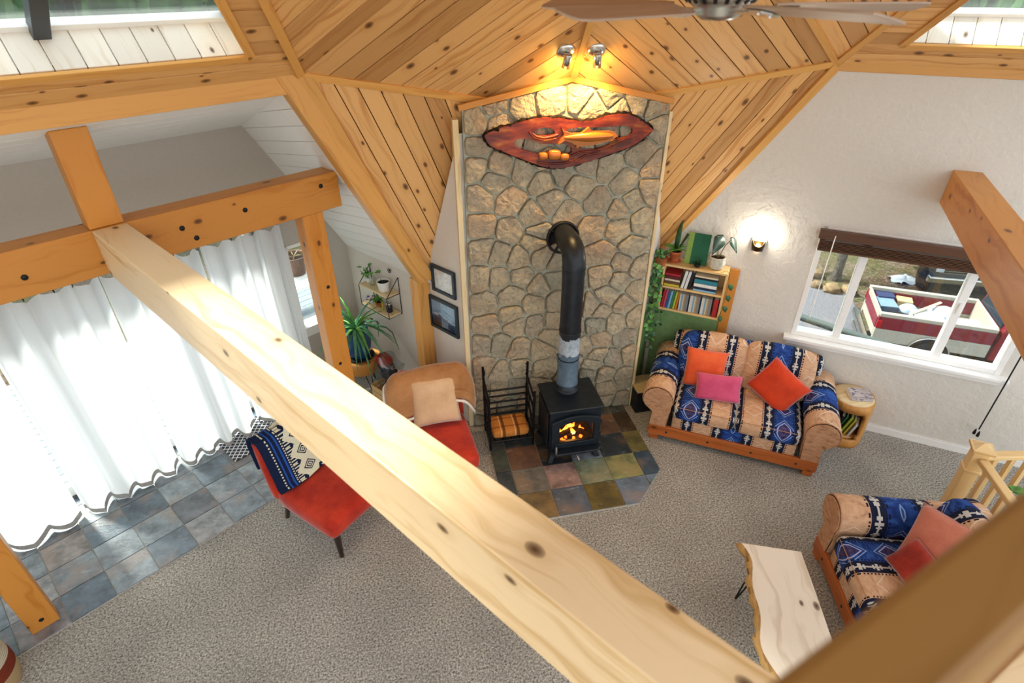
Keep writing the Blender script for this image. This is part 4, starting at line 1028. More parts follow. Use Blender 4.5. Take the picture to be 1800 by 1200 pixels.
for k in range(5): MB().tube([(-W_, D_, .20 + k * .075), (W_, D_, .20 + k * .075)], .010, 6).build('back_bar', M_fork, rk)
for y in (-D_, D_): MB().tube([(-W_, y, .10), (W_, y, .10)], .013, 6).build('base_bar', M_fork, rk)
for k in range(5): MB().tube([(-W_ + .05 + k * .083, -D_, .10), (-W_ + .05 + k * .083, D_, .10)], .008, 5).build('floor_bar', M_fork, rk)
o = MB().rbox((.36, .26, .09), .03, None, 4, .006).build('plaid_pad', M_plaid, M=TM(.066, .15, .19), uv=lambda c: (c.x, c.y)); tag(o, 'folded orange plaid pad lying in the black log rack', 'pad')

# ================================================================== carved plaque
def carve_mat():
    t = Mt('red stained carved cedar', .28, .5); co = t.coords('Object'); x, y, z = t.xyz(co)
    n = t.noise(t.vec(x * 2.5, z * 9.0, y), 1.6, 5, .6); m = t.noise(co, 3.5, 3)
    c = t.ramp(n, [(.25, '#2c0b04'), (.42, '#6a1f0a'), (.56, '#963a12'), (.74, '#c87a2c')])
    c = t.mix(t.ramp(m, [(.4, (0, 0, 0, 1)), (.65, (.8, .8, .8, 1))]), c, '#4a1207'); t.color(c); t.bump(n, .3, .01); return t.m
M_carve = carve_mat(); M_fish = wood('honey carved trout', '#b56a22', '#7d3a10', .3, .5, 0, 0, 12); M_barkd = plain('charred bark edge', '#1d120c', .8, .2, 0, .3, 40)
pq = thing('carved_plaque', 'long oval carved wood plaque with a leaping trout on the stone wall', 'plaque', (.63, .40, 2.86))
def c7(x, y):   # plan of the carving, metres from its centre
    return ((x - 892) / 1185 * 1.393, -(y - 500) / 350 * .39 + .008 - (x - 892) / 1185 * .045)
outer = [(300, 452), (330, 432), (420, 398), (500, 378), (560, 360), (620, 346), (680, 338), (740, 336), (800, 340), (870, 352), (950, 364), (1010, 364), (1060, 356), (1110, 338), (1150, 326), (1220, 318), (1290, 320), (1345, 340), (1400, 370), (1440, 398), (1485, 430), (1440, 470), (1400, 505), (1350, 535), (1280, 565), (1200, 590), (1120, 618), (1050, 640), (970, 664), (900, 680), (830, 690), (770, 690), (700, 674), (650, 655), (590, 632), (540, 610), (480, 588), (420, 560), (380, 544), (340, 520), (312, 488)]
holes = [[(628, 436), (660, 412), (700, 402), (745, 406), (775, 424), (782, 444), (740, 456), (690, 460), (650, 456)],
         [(495, 500), (520, 480), (560, 474), (620, 486), (690, 512), (770, 516), (815, 505), (862, 520), (900, 545), (905, 575), (880, 596), (850, 598), (800, 566), (760, 562), (715, 580), (680, 592), (620, 572), (560, 554), (510, 532)],
         [(846, 440), (866, 414), (920, 405), (1000, 406), (1090, 406), (1180, 402), (1240, 398), (1295, 402), (1330, 424), (1334, 450), (1310, 474), (1250, 486), (1200, 505), (1140, 542), (1085, 556), (1020, 558), (960, 548), (915, 520), (880, 490)]]
def filled(loops):
    bm = bmesh.new(); ed = []
    for lp in loops:
        vs = [bm.verts.new((x, 0, z)) for x, z in lp]
        for i in range(len(vs)): ed.append(bm.edges.new((vs[i], vs[(i + 1) % len(vs)])))
    bmesh.ops.triangle_fill(bm, use_beauty=True, use_dissolve=False, edges=ed, normal=(0, -1, 0)); bm.verts.index_update()
    V_ = [tuple(v.co) for v in bm.verts]; F_ = [[v.index for v in f.verts] for f in bm.faces]
    F2 = []
    for f in F_:
        a, c, d = [V(V_[i]) for i in f[:3]]
        F2.append(f if (c - a).cross(d - a).y < 0 else f[::-1])
    bm.free(); return V_, F2
def slab(loops, th, b):
    V_, F_ = filled(loops); n = len(V_)
    b.add([(x, -th / 2, z) for x, _, z in V_] + [(x, th / 2, z) for x, _, z in V_], F_ + [[i + n for i in reversed(f)] for f in F_])
    for lp in loops:
        m = len(lp); b.add([(x, -th / 2, z) for x, z in lp] + [(x, th / 2, z) for x, z in lp], [(i, (i + 1) % m, m + (i + 1) % m, m + i) for i in range(m)])
    return b
L_out = [c7(*p) for p in outer]; L_h = [[c7(*p) for p in h] for h in holes]
slab([L_out] + L_h, .045, MB()).build('slab', M_carve, pq, grain=(1, 0, 0))
rp = random.Random(5); edge = []
for i in range(len(L_out)):
    p, q = L_out[i], L_out[(i + 1) % len(L_out)]
    for k in range(3): t = k / 3; edge.append((p[0] + (q[0] - p[0]) * t + rp.uniform(-.006, .006), rp.uniform(-.012, .012), p[1] + (q[1] - p[1]) * t + rp.uniform(-.006, .006)))
edge.append(edge[0]); MB().tube(edge, [rp.uniform(.010, .021) for _ in edge], 6, cap=False, sm=False).build('bark_edge', M_barkd, pq)
fish = [(818, 398), (845, 428), (885, 440), (960, 440), (985, 420), (1008, 398), (1032, 430), (1100, 430), (1160, 430), (1195, 438), (1218, 462), (1195, 480), (1175, 494), (1120, 506), (1060, 520), (1000, 528), (955, 528), (930, 545), (925, 520), (880, 500), (845, 490), (798, 516), (822, 470), (838, 448)]
b = slab([[c7(*p) for p in fish]], .03, MB()); fi = b.build('trout', M_fish, pq, bevel=.006, grain=(1, 0, 0)); fi.location = (0, -.035, 0)
body = [c7(840 + k * 31, 465 + (4 - k * .6)) for k in range(12)]
MB().tube([(x, -.045, z) for x, z in body], [.012, .018, .024, .029, .033, .036, .037, .036, .034, .030, .024, .012], 10).build('trout_body', M_fish, fi); bpy.data.objects['trout_body'].location = (0, .035 - .0, 0)
for (x, y, r) in ((700, 598, .036), (780, 590, .05), (852, 606, .036)):
    cx, cz = c7(x, y); MB().rbox((r * 2.1, .06, r * 1.6), r * .7, TM(cx, -.025, cz), 4).build('carved_rock', M_fish, pq)
for pts in ([(620, 440), (650, 462), (700, 474), (760, 466), (800, 452)], [(600, 430), (640, 474), (710, 490), (790, 478)], [(900, 600), (960, 575), (1060, 570), (1160, 540), (1250, 500), (1320, 478)], [(930, 640), (1000, 600), (1100, 585), (1110, 560), (1200, 545)], [(660, 640), (760, 655), (860, 650), (930, 625)]):
    MB().tube([(c7(*p)[0], -.024, c7(*p)[1]) for p in pts], .010, 6).build('carved_wave', M_carve, pq)
for x in (-.4, .4): MB().span((x - .02, .015, -.02), (x + .02, .045, .02)).build('hanger', M_barkd, pq)

# ================================================================== spot lights
def spot(loc, nrm, aim, label, on):
    M = Matrix.Translation(V(loc)) @ V(nrm).to_track_quat('Z', 'Y').to_matrix().to_4x4()
    s = thing('spot_light', label, 'spotlight', M, 'spotlights beside the ridge')
    MB().lathe([(.0, .038), (.024, .038), (.064, .024), (.074, .006), (.074, 0)], 24).build('canopy', M_chrome, s)
    MB().tube([(0, 0, .03), (0, 0, .065)], .008, 8).build('stem', M_chrome, s)
    inv = M.inverted(); d = (inv.to_3x3() @ (V(aim) - V(loc))).normalized(); c0 = V((0, 0, .07))
    q = d.to_track_quat('Z', 'Y').to_matrix().to_4x4(); q.translation = c0 - d * .02
    MB().lathe([(.0, -.012), (.027, -.012), (.031, .0), (.031, .085), (.026, .085), (.026, .03), (0, .03)], 18, q).build('lamp_head', M_chrome, s)
    bu = MB().lathe([(0, .031), (.022, .031), (.022, .074), (.014, .080), (0, .080)], 14, q).build('bulb', emis('warm halogen bulb', '#ffcf7a', 30 if on else 14), s)
    l = bpy.data.lights.new('spot_lamp', 'SPOT'); l.energy = 26 if on else 18; l.color = (1, .66, .26); l.spot_size = math.radians(115); l.spot_blend = .8; l.shadow_soft_size = .02
    lo = bpy.data.objects.new('spot_lamp', l); COL.objects.link(lo); lo.parent = s
    qq = (-d).to_track_quat('Z', 'Y').to_matrix().to_4x4(); qq.translation = c0 + d * .075; lo.matrix_local = qq
    g = bpy.data.lights.new('bulb_spill', 'POINT'); g.energy = 2.2; g.color = (1, .58, .14); g.shadow_soft_size = .02
    go = bpy.data.objects.new('bulb_spill', g); COL.objects.link(go); go.parent = s; go.location = c0 + d * .10
    return s
sL, sR = V((.525, .285, 3.53)) + fABT * .006, V((.755, .285, 3.53)) + fCBT * .006
spot(sL, fABT, (.45, .42, 3.0), 'left nickel spotlight of the pair beside the ceiling ridge', False)
spot(sR, fCBT, (.80, .40, 3.0), 'right nickel spotlight of the pair, glowing brightest', True)

# ================================================================== ceiling fan
fc = V((.33, -2.14, 3.885)); fn = thing('ceiling_fan', 'ceiling fan with five brown blades and nickel motor hanging over the room', 'ceiling fan', fc)
M_blade = wood('taupe fan blade', '#b39c88', '#9c8673', .4, .4, .05, 0, 14)
MB().lathe([(0, -.035), (.05, -.035), (.075, -.02), (.08, 0), (.10, .015), (.125, .03), (.135, .06), (.13, .12), (.10, .15), (.04, .17), (.03, .19), (0, .19)], 28).build('motor_housing', M_chrome, fn)
MB().tube([(0, 0, .18), (0, 0, 1.25)], .013, 10).build('down_rod', M_chrome, fn)
MB().lathe([(.016, 1.14), (.06, 1.19), (.065, 1.25), (0, 1.25)], 20).build('canopy', M_chrome, fn)
for k in range(20):
    a = 2 * PI * k / 20; MB().prism([(.104, -.006, .018), (.104, .006, .018), (.132, .006, .045), (.132, -.006, .045)], (0, 0, -.006), M=Matrix.Rotation(a, 4, 'Z')).build('vent_fin', M_black, fn)
a0 = math.radians(-119.1 + 180)
for k in range(5):
    Mb = Matrix.Rotation(a0 + 2 * PI * (k + .0) / 5 + 0, 4, 'Z')
    pl = [(.17, -.045), (.21, -.058), (.62, -.066), (.655, -.055), (.665, -.03), (.665, .03), (.655, .055), (.62, .066), (.21, .058), (.17, .045)]
    bd = MB().prism([(x, y, -.003) for x, y in pl], (0, 0, .007)).build('blade', M_blade, fn, bevel=.002, grain=(1, 0, 0)); bd.matrix_local = Mb @ Matrix.Rotation(math.radians(-12), 4, 'X')
    MB().prism([(.09, -.018, -.012), (.15, -.022, -.012), (.20, -.04, -.012), (.25, -.035, -.012), (.26, 0, -.012), (.25, .035, -.012), (.20, .04, -.012), (.15, .022, -.012), (.09, .018, -.012)], (0, 0, .006)).build('blade_iron', M_chrome, bd)
    for yy in (-.022, .022): MB().lathe([(.006, -.016), (.006, -.012)], 8, TM(.225, yy, 0)).build('screw', M_chrome, bd)

# ================================================================== pictures on the white wall
def picture(label, o0, o1, z0, z1, art):
    M = Matrix((-NL, UP, -DL)).transposed().to_4x4()   # x toward the room, y up, z out of the wall
    M.translation = LP(.06, (o0 + o1) / 2, (z0 + z1) / 2) - DL * .002
    p = thing('framed_picture', label, 'picture', M); w, h = (o1 - o0) / 2, (z1 - z0) / 2; f = .032
    for lo, hi in (((-w, -h, 0), (w, -h + f, .028)), ((-w, h - f, 0), (w, h, .028)), ((-w, -h + f, 0), (-w + f, h - f, .028)), ((w - f, -h + f, 0), (w, h - f, .028))): MB().span(lo, hi).build('frame_side', M_frame, p, bevel=.004)
    MB().span((-w + f, -h + f, .0), (w - f, h - f, .010)).build('print', art, p)
    MB().span((-w + f, -h + f, .016), (w - f, h - f, .018)).build('glazing', glass('picture glass', (.97, .98, .98, 1), .06), p)
M_frame = plain('dark blue black frame', '#20303a', .4, .45, 0, .1)
t = Mt('pale sketch on white paper', .8, .1); n = t.noise(t.coords('Object'), 12, 4, .6)
t.color(t.ramp(n, [(.40, '#e9e9e6'), (.5, '#cfd2d4'), (.56, '#e6e6e4')])); A1 = t.m
t = Mt('blue mountain lake print', .6, .2); x, y, z = t.xyz(t.coords('Generated')); n = t.noise(t.vec(x * 3.0, y * 9.0), 1.5, 5, .6)
hill = (y + n * .35 + (x - .3).ab() * .25)
c = t.ramp(hill, [(.30, '#0e1d33'), (.50, '#1c3c62'), (.60, '#2a5580'), (.66, '#b9c7d6'), (.72, '#5d88b0'), (.9, '#86a9c8')]); t.color(c); A2 = t.m
picture('small framed pale sketch, upper of the two pictures beside the stone', -.338, -.013, 1.445, 1.722, A1)
picture('framed dark blue landscape, lower of the two pictures beside the stone', -.348, .068, 1.02, 1.372, A2)

# ================================================================== hanging shelf with plants
sh = thing('wall_shelf', 'two tier wooden wall shelf hung on black wire frames', 'shelf', rframe(NL, DL, LP(.055, .80, .96)))
# local: x outward along the wall, -y into the room, z up
for z in (0, .235): MB().span((-.24, -.17, z), (.24, -.012, z + .016)).build('shelf_board', M_pale, sh, bevel=.002)
for x in (-.245, .245):
    MB().tube([(x, -.004, .42), (x, -.172, .236), (x, -.172, -.004), (x, -.004, -.004), (x, -.004, .42)], .0045, 6).build('wire_frame', M_black, sh)
    MB().tube([(x, -.004, .236), (x, -.172, .236)], .004, 6).build('wire_bar', M_black, sh)
for y in (-.172, -.004): MB().tube([(-.245, y, -.005), (.245, y, -.005)], .004, 6).build('wire_bar', M_black, sh)
shM = sh.matrix_world.copy()
def pot_plant(name, label, M, prof, potmat, leaves, soil=None, cat='plant', extra=None):
    p = thing(name, label, cat, M); MB().lathe(prof, 22).build('pot', potmat, p)
    if soil: MB().lathe([(soil[0], soil[1]), (0, soil[1] + .006)], 18).build('soil', M_soil, p)
    for pts, ws, mat, nm in leaves:
        b = MB(); b.leaf([(x_, min(y_, .035), z_) for x_, y_, z_ in pts], ws); b.build(nm, mat, p)
    return p
rl = random.Random(21)
def tuft(n, L, w, mat, droop=.5, base=(0, 0, 0), tilt=(.3, .9), name='leaf'):
    out = []
    for k in range(n):
        a = 2 * PI * k / n + rl.uniform(-.3, .3); el = rl.uniform(*tilt); l = L * rl.uniform(.7, 1.1); p = []
        for i in range(6):
            t = i / 5; r = l * t * math.cos(el) * (1 + .2 * t); z = l * (t * math.sin(el) - droop * t * t * .6); p.append((base[0] + r * math.cos(a), base[1] + r * math.sin(a), base[2] + z))
        out.append((p, [w * .35, w * .9, w, w * .85, w * .5, .001], mat, name))
    return out
def broad(n, L, w, mat, base, name='leaf', spread=1.0, up=.8):
    out = []
    for k in range(n):
        a = 2 * PI * k / n + rl.uniform(-.4, .4); s = L * rl.uniform(.6, 1); q = V(base) + V((math.cos(a), math.sin(a), 0)) * s * .7 * spread + UP * s * up * rl.uniform(.5, 1)
        d = V((math.cos(a), math.sin(a), rl.uniform(-.5, .3))).normalized(); p = [tuple(q + d * w * 2.2 * t) for t in (0, .25, .5, .75, 1)]
        out.append((p, [.003, w * .9, w, w * .6, .001], mat, name))
    return out
pot_plant('potted_plant', 'large white pot of dark soil on the upper wall shelf', shM @ TM(-.10, -.09, .252), [(.045, 0), (.055, .01), (.068, .11), (.07, .115), (.062, .112), (.06, .095)], M_white2, tuft(3, .05, .006, M_leafd, .2, (0, 0, .1)), (.061, .096))
g_ = pot_plant('glass_vase', 'clear glass vase of bright pothos leaves on the upper wall shelf', shM @ TM(.10, -.09, .252), [(.03, 0), (.035, .01), (.035, .07), (.022, .10), (.024, .11)], glass('vase glass', (.9, .95, .93, 1), .12), broad(9, .12, .028, M_leafl, (0, 0, .10), up=1.0), None)
pot_plant('trailing_plant', 'small dark green plant at the left of the upper wall shelf', shM @ TM(.19, -.08, .252), [(.02, 0), (.026, .05), (.022, .05)], M_white2, tuft(7, .14, .010, M_leafd, .3, (0, 0, .05), (.6, 1.3)), (.02, .045))
pot_plant('potted_plant', 'bushy green plant in a terracotta pot on the lower wall shelf', shM @ TM(.03, -.09, .017), [(.03, 0), (.042, .06), (.045, .06), (.04, .055)], M_terra, tuft(14, .13, .014, M_leafl, .5, (.01, 0, .06), (.3, 1.1)), (.04, .054))
pot_plant('flowering_plant', 'tiny purple flowering plant on the lower wall shelf', shM @ TM(.15, -.10, .017), [(.02, 0), (.027, .04), (.023, .04)], M_white2, broad(8, .05, .016, colmat('purple petal', '#8a4a9c'), (0, 0, .04), 'petal'), (.023, .036))
jr = thing('glass_jar', 'dark lidded jar at the right of the lower wall shelf', 'jar', shM @ TM(-.15, -.09, .017))
MB().lathe([(.03, 0), (.034, .01), (.034, .08), (.028, .09)], 18).build('jar_body', colmat('dark jar glass', '#2a2c33', .2), jr); MB().lathe([(.029, .088), (.031, .088), (.031, .105), (0, .105)], 18).build('lid', M_chrome, jr)
bdc = thing('candle', 'thin yellow green candle standing on the lower wall shelf', 'candle', shM @ TM(-.06, -.11, .017)); MB().lathe([(.012, 0), (.011, .10), (.004, .104), (0, .104)], 10).build('wax', colmat('olive wax', '#9a9a3c'), bdc); MB().tube([(0, 0, .10), (.002, 0, .118)], .0015, 5).build('wick', M_black, bdc)
# small hook above the shelf
hk = thing('wall_hook', 'small metal ring hook on the wall above the wall shelf', 'hook', shM @ TM(-.12, -.012, .46)); b = MB(); ring_mesh(b, Matrix.Rotation(0, 4, 'Z'), .022, .004); b.build('ring', M_black, hk); MB().span((-.006, .0, -.006), (.006, .012, .006)).build('plate', M_black, hk)

# ================================================================== aloe on its stump stool, crate
st = thing('stump_stool', 'orange log slab stool on black hairpin legs under the aloe', 'stool', LP(-.33, .88, 0))
b = MB(); vs = []; n = 26
for z, k in ((.30, .96), (.31, 1), (.43, 1.02), (.445, .98)):
    for i in range(n): a = 2 * PI * i / n; r = .19 * k * (1 + .07 * math.sin(3 * a + .5) + .04 * math.sin(5 * a)); vs.append((r * math.cos(a), r * math.sin(a), z))
b.add(vs, [(j * n + i, j * n + (i + 1) % n, (j + 1) * n + (i + 1) % n, (j + 1) * n + i) for j in range(3) for i in range(n)] , True); b.add(vs[-n:], [tuple(range(n))]); b.add(vs[:n], [tuple(range(n - 1, -1, -1))]); b.build('slab', M_log, st, grain=(0, 0, 1))
for k in range(3):
    a = 2 * PI * k / 3 + 5.2; c, s = math.cos(a), math.sin(a); MB().tube([(.10 * c - .04 * s, .10 * s + .04 * c, .30), (.19 * c, .19 * s, .006), (.10 * c + .04 * s, .10 * s - .04 * c, .30)], .006, 6).build('hairpin_leg', M_black, st)
al = thing('potted_aloe', 'long leaved aloe in a tall blue glazed pot by the timber post', 'plant', LP(-.33, .90, .447))
MB().lathe([(.15, 0), (.16, .012), (.155, .02)], 26).build('saucer', M_black, al); MB().lathe([(.10, .012), (.125, .06), (.145, .18), (.14, .28), (.125, .34), (.135, .36), (.125, .362), (.115, .34)], 28).build('pot', M_bluepot, al); MB().lathe([(.117, .335), (0, .345)], 20).build('soil', M_soil, al)
rl.seed(5)
for k in range(36):
    a = 2 * PI * k / 18 + rl.uniform(-.2, .2); L = rl.uniform(.32, .52); el = rl.uniform(.35, 1.25); p = []
    for i in range(8):
        t = i / 7; p.append((L * t * math.cos(el) * math.cos(a) * (1 + .3 * t), L * t * math.cos(el) * math.sin(a) * (1 + .3 * t), .34 + L * (t * math.sin(el) - (.95 if el < .9 else .35) * t * t)))
    p = [(lambda w: w - DL * max(0, w.dot(DL) - .33) - NL * max(0, w.dot(NL) - .48))(V(q_)) for q_ in p]
    MB().leaf(p, [.018, .020, .019, .017, .014, .010, .006, .001], fold=.5).build('leaf', M_aloe if k % 3 else M_leafl, al, solid=.005)
cr = thing('wooden_crate', 'small slatted wooden crate on the floor behind the far chair', 'crate', rframe(DL, NL, LP(-.22, .50, 0)))
for k in range(3):
    for y in (-.15, .15): MB().span((-.18, y - .006, .02 + k * .07), (.18, y + .006, .075 + k * .07)).build('slat', M_maple, cr, bevel=.002)
    for x in (-.18, .18): MB().span((x - .006, -.144, .02 + k * .07), (x + .006, .144, .075 + k * .07)).build('slat', M_maple, cr, bevel=.002)
MB().span((-.18, -.144, .01), (.18, .144, .02)).build('bottom', M_maple, cr)
bgM = rframe(DL, NL, LP(-.22, .52, .10))
bg_ = thing('plastic_bag', 'clear plastic bag of dark packages standing in the crate', 'bag', bgM)
b = MB(); b.rbox((.20, .30, .40), .05, TM(0, .03, .24, 0, math.radians(18)), 5); b.v = [p + V((.012 * math.sin(p.z * 30 + p.y * 20), .012 * math.sin(p.x * 40 + p.z * 17), .01 * math.sin(p.y * 33))) for p in b.v]; b.build('film', M_plastic, bg_)
for k, (y, z, c, r) in enumerate(((-.04, .12, '#1c1c30', .3), (.02, .22, '#23202e', -.2), (.06, .30, '#2a2440', .5), (.09, .37, '#b8322c', .1))): MB().rbox((.14, .16, .09), .02, TM(0, y, z, 0, r), 3).build('package', colmat('package print %d' % k, c), bg_)

# ================================================================== bookcase
bc = thing('bookcase', 'pine wall bookcase with two shelves of books behind the loveseat', 'bookcase', rframe(DR, NR, RP(1.33, -.005, 1.03)))
BW = .29
for z, nm in ((0, 'shelf'), (.255, 'shelf'), (.495, 'top')): MB().span((-BW, -.215, z), (BW, -.012, z + .022)).build(nm, M_maple, bc, bevel=.003)
for x in (-BW - .02, BW): MB().span((x, -.215, 0), (x + .02, -.012, .517)).build('side', M_maple, bc, bevel=.003)
MB().span((-BW, -.012, 0), (BW, -.004, .517)).build('back', M_maple, bc)
gp = struct(MB().span((-.36, -.02, -1.03), (BW + .02, -.003, -.002)).build('trim_40', M_green, M=bc.matrix_world.copy(), bevel=.002))
wp = struct(MB().span((BW + .022, -.028, -1.03), (BW + .115, -.003, .50)).build('trim_41', M_beam, M=bc.matrix_world.copy(), bevel=.003))
bcM = bc.matrix_world.copy()
flat = lambda x, y, z: bcM @ TM(x, y, z) @ Matrix.Rotation(-PI / 2, 4, 'Y') @ TM(0, 0, 0)
def lying(label, x0, w, z, t, cv, y=-.205, d=.17):
    # spine faces the room, lies flat: thickness goes up
    M = bcM @ TM(x0, y, z) @ Matrix.Rotation(-PI / 2, 4, 'Y') @ TM(0, 0, -w); return book('book', label, M, d, t, w, bk_c[cv])
zz_ = .279
for lb, cv, t in (('yellow book at the bottom of the left stack on the top shelf', 'yellow', .026), ('brown book second from the bottom of the left stack', 'brown', .03), ('cream book in the middle of the left stack on the top shelf', 'cream', .022), ('maroon book near the top of the left stack', 'maroon', .034), ('dark red book topping the left stack on the top shelf', 'red', .026)):
    lying(lb, -.28, .15, zz_, t, cv); zz_ += t + .001
for k, (lb, cv) in enumerate((('first of two white spined books leaning on the top shelf', 'white'), ('second white spined book leaning beside the blue stack', 'white'), ('black book leaning against the blue stack', 'black'))):
    book('book', lb, bcM @ TM(-.115 + k * .034, -.20, .279, 0, 0, math.radians(8)), .15, .028, .195, bk_c[cv])
zz_ = .279
for lb, cv, t in (('pale blue book at the bottom of the right stack', 'sky', .022), ('navy book second in the right stack on the top shelf', 'navy', .024), ('white book third in the right stack', 'white', .036), ('thick teal book in the right stack on the top shelf', 'teal', .046), ('black book upon the teal one in the right stack', 'black', .018), ('small cream book topping the right stack', 'cream', .018)):
    lying(lb, .01, .22, zz_, t, cv); zz_ += t + .001
x_ = -.285
for lb, cv in (('red book at the far left of the lower shelf', 'red'), ('pink book second on the lower shelf', 'pink'), ('blue book third on the lower shelf', 'blue'), ('pale blue book fourth on the lower shelf', 'sky'), ('green book on the lower shelf beside the pale blue one', 'green'), ('lime book on the lower shelf', 'lime'), ('orange book on the lower shelf before the thin cases', 'orange')):
    book('book', lb, bcM @ TM(x_, -.20, .024, 0, 0, math.radians(5)), .16, .022, .20, bk_c[cv]); x_ += .0245
ORD = 'first second third fourth fifth sixth seventh eighth ninth tenth eleventh twelfth thirteenth fourteenth fifteenth sixteenth seventeenth eighteenth nineteenth twentieth twenty-first twenty-second twenty-third twenty-fourth'.split()
x_ += .012; k = 0
while x_ < .215:
    cn_ = ('white', 'grey', 'cream', 'white', 'grey', 'sky', 'black', 'tan')[(k * 5) % 8]; book('disc_case', '%s slim case, %s in the packed row after the orange book' % ({'sky': 'pale blue'}.get(cn_, cn_), ORD[k]), bcM @ TM(x_, -.20, .024), .14, .0135, .19, bk_c[cn_], 'slim cases on the lower shelf'); x_ += .0145; k += 1
for k, lb in enumerate(('lower red box at the right end of the lower shelf', 'upper red box at the right end of the lower shelf')):
    o = book('book', lb, bcM @ TM(.235, -.205, .024 + k * .101), .15, .045, .098, bk_c['red'])
# things on top of the bookcase
tz = 1.03 + .518
al2 = thing('leaning_panel', 'dark green canvas with a pale green edge leaning on the wall above books', 'canvas', rframe(DR, NR, RP(1.305, -.12, tz)) @ Matrix.Rotation(math.radians(-12), 4, 'X'))
MB().span((-.105, 0, 0), (.105, .02, .31)).build('canvas', colmat('deep green canvas', '#17603f'), al2, bevel=.003); MB().span((-.107, -.002, 0), (-.055, .018, .311)).build('edge_band', colmat('pale green band', '#8aa84e'), al2)
q = thing('potted_alocasia', 'alocasia with white veined leaves in a grey concrete pot on the bookcase', 'plant', RP(1.505, -.115, tz))
MB().lathe([(.055, 0), (.075, .015), (.085, .06), (.080, .125), (.072, .125), (.07, .105)], 9, sm=False).build('pot', M_concrete, q); MB().lathe([(.071, .106), (0, .112)], 14).build('soil', M_soil, q)
def arrow(tip, base, w, name='leaf'):
    b = MB(); tip, base = V(tip), V(base); d = (tip - base); L = d.length; d.normalize(); side = d.cross(V((.2, -.9, .35))).normalized()
    pr = [(-.18, .02), (-.05, .65), (.15, 1.0), (.35, .85), (.6, .55), (.85, .2), (1, .01)]; c = [base + d * L * t for t, _ in pr]
    nv = side.cross(d); vs = []
    for (t, ww), p in zip(pr, c): vs += [p - side * w * ww + nv * .01, p, p + side * w * ww + nv * .01]
    fs = [(i * 3 + j, i * 3 + j + 1, i * 3 + j + 4, i * 3 + j + 3) for i in range(len(pr) - 1) for j in (0, 1)]
    b.add(vs, fs, True); o = b.build(name, M_vein, q, solid=.003)
    v = MB(); v.tube([p - nv * .0 for p in c], .0022, 5)
    for i in (1, 2, 3, 4):
        for sg in (-1, 1): v.tube([c[i], c[i] + side * sg * w * pr[i][1] * .9 + d * L * .12 + nv * .009], .0016, 4)
    v.v = [p - nv * .0015 for p in v.v]; v.build('veins', M_white2, o); v2 = v
    return o
for s0, s1, s2, tip, w in (((0, 0, .11), (-.02, -.01, .22), (-.03, -.03, .33), (-.13, -.09, .19), .075), ((.01, 0, .11), (.05, -.01, .24), (.09, -.03, .30), (.15, -.06, .17), .042)):
    MB().tube([s0, s1, s2], .004, 6).build('stem', M_stem, q); arrow(tip, s2, w)
gl_ = thing('air_plant', 'small dark ball shaped plant in front of the green canvas', 'plant', RP(1.335, -.165, tz))
MB().lathe([(.02, 0), (.03, .012), (.03, .03), (.022, .035)], 14).build('dish', M_black, gl_)
for pts, ws, m_, nm in tuft(16, .075, .010, M_leafd, .3, (0, 0, .03), (.1, 1.3)): MB().leaf(pts, ws).build(nm, m_, gl_)
q2 = thing('potted_succulent', 'broad leaved plant with a tall upright leaf in a terracotta pot', 'plant', RP(1.10, -.12, tz))
MB().lathe([(.06, 0), (.07, .008), (.068, .012)], 18).build('saucer', M_terra, q2); MB().lathe([(.04, .01), (.058, .095), (.063, .095), (.063, .115), (.055, .115), (.052, .10)], 20).build('pot', M_terra, q2); MB().lathe([(.053, .10), (0, .105)], 14).build('soil', M_soil, q2)
for pts, ws, m_, nm in tuft(9, .14, .030, M_leafl, .5, (0, 0, .11), (.3, 1.0)): MB().leaf([V(q_) - NR * max(0, V(q_).dot(NR) - .07) for q_ in pts], ws).build(nm, m_, q2, solid=.003)
MB().leaf([(0, 0, .11), (.005, 0, .22), (.015, .01, .32), (.03, .01, .40), (.035, .01, .43)], [.02, .028, .028, .018, .002]).build('leaf', M_leafd, q2, solid=.004)
MB().leaf([(.02, 0, .11), (.06, -.01, .20), (.10, -.015, .28), (.105, -.015, .285)], [.012, .02, .024, .02]).build('leaf', M_leafd, q2, solid=.004)
# trailing pothos
ph = thing('trailing_pothos', 'long variegated pothos trailing down beside the stone wall', 'plant', RP(.985, -.23, tz - .02))
MB().lathe([(.05, 0), (.065, .09), (.068, .09), (.06, .085)], 18).build('pot', M_terra, ph)
MB().tube([(0, .0, -.02), (0, 0, 0)], .05, 10).build('bracket', M_maple, ph)
rl.seed(9)
for k in range(9):
    a = rl.uniform(0, 2 * PI); L = rl.uniform(.55, 1.25); pts = []; dx, dy = rl.uniform(-.05, .07), rl.uniform(-.10, .0)
    r0 = .075
    for i in range(14):
        t = i / 13; z = .09 + .05 * math.sin(min(1, t * 6) * PI) - L * max(0, t - .08)
        pts.append((r0 * math.cos(a) * min(1, t * 8) + dx * t + .018 * math.sin(9 * t + k), r0 * math.sin(a) * min(1, t * 8) + dy * t - .01 + .015 * math.cos(7 * t + k), z))
    vn = MB().tube(pts, .0028, 5).build('vine', M_stem, ph)
    for i in range(1, 14):
        for rep in range(2):
            p = V(pts[i]) + V((rl.uniform(-.015, .015), rl.uniform(-.015, .015), rl.uniform(-.02, .02))); aa = rl.uniform(0, 2 * PI); d = V((math.cos(aa), math.sin(aa) - .4, rl.uniform(-1.0, -.2))).normalized(); s = rl.uniform(.035, .058)
            MB().leaf([p, p + d * s * .3, p + d * s * .65, p + d * s], [.003, s * .42, s * .36, .001], (rl.uniform(-.4, .4), -1, .5)).build('leaf', (M_leafv, M_leafl, M_leafd)[rl.randrange(3)], vn)
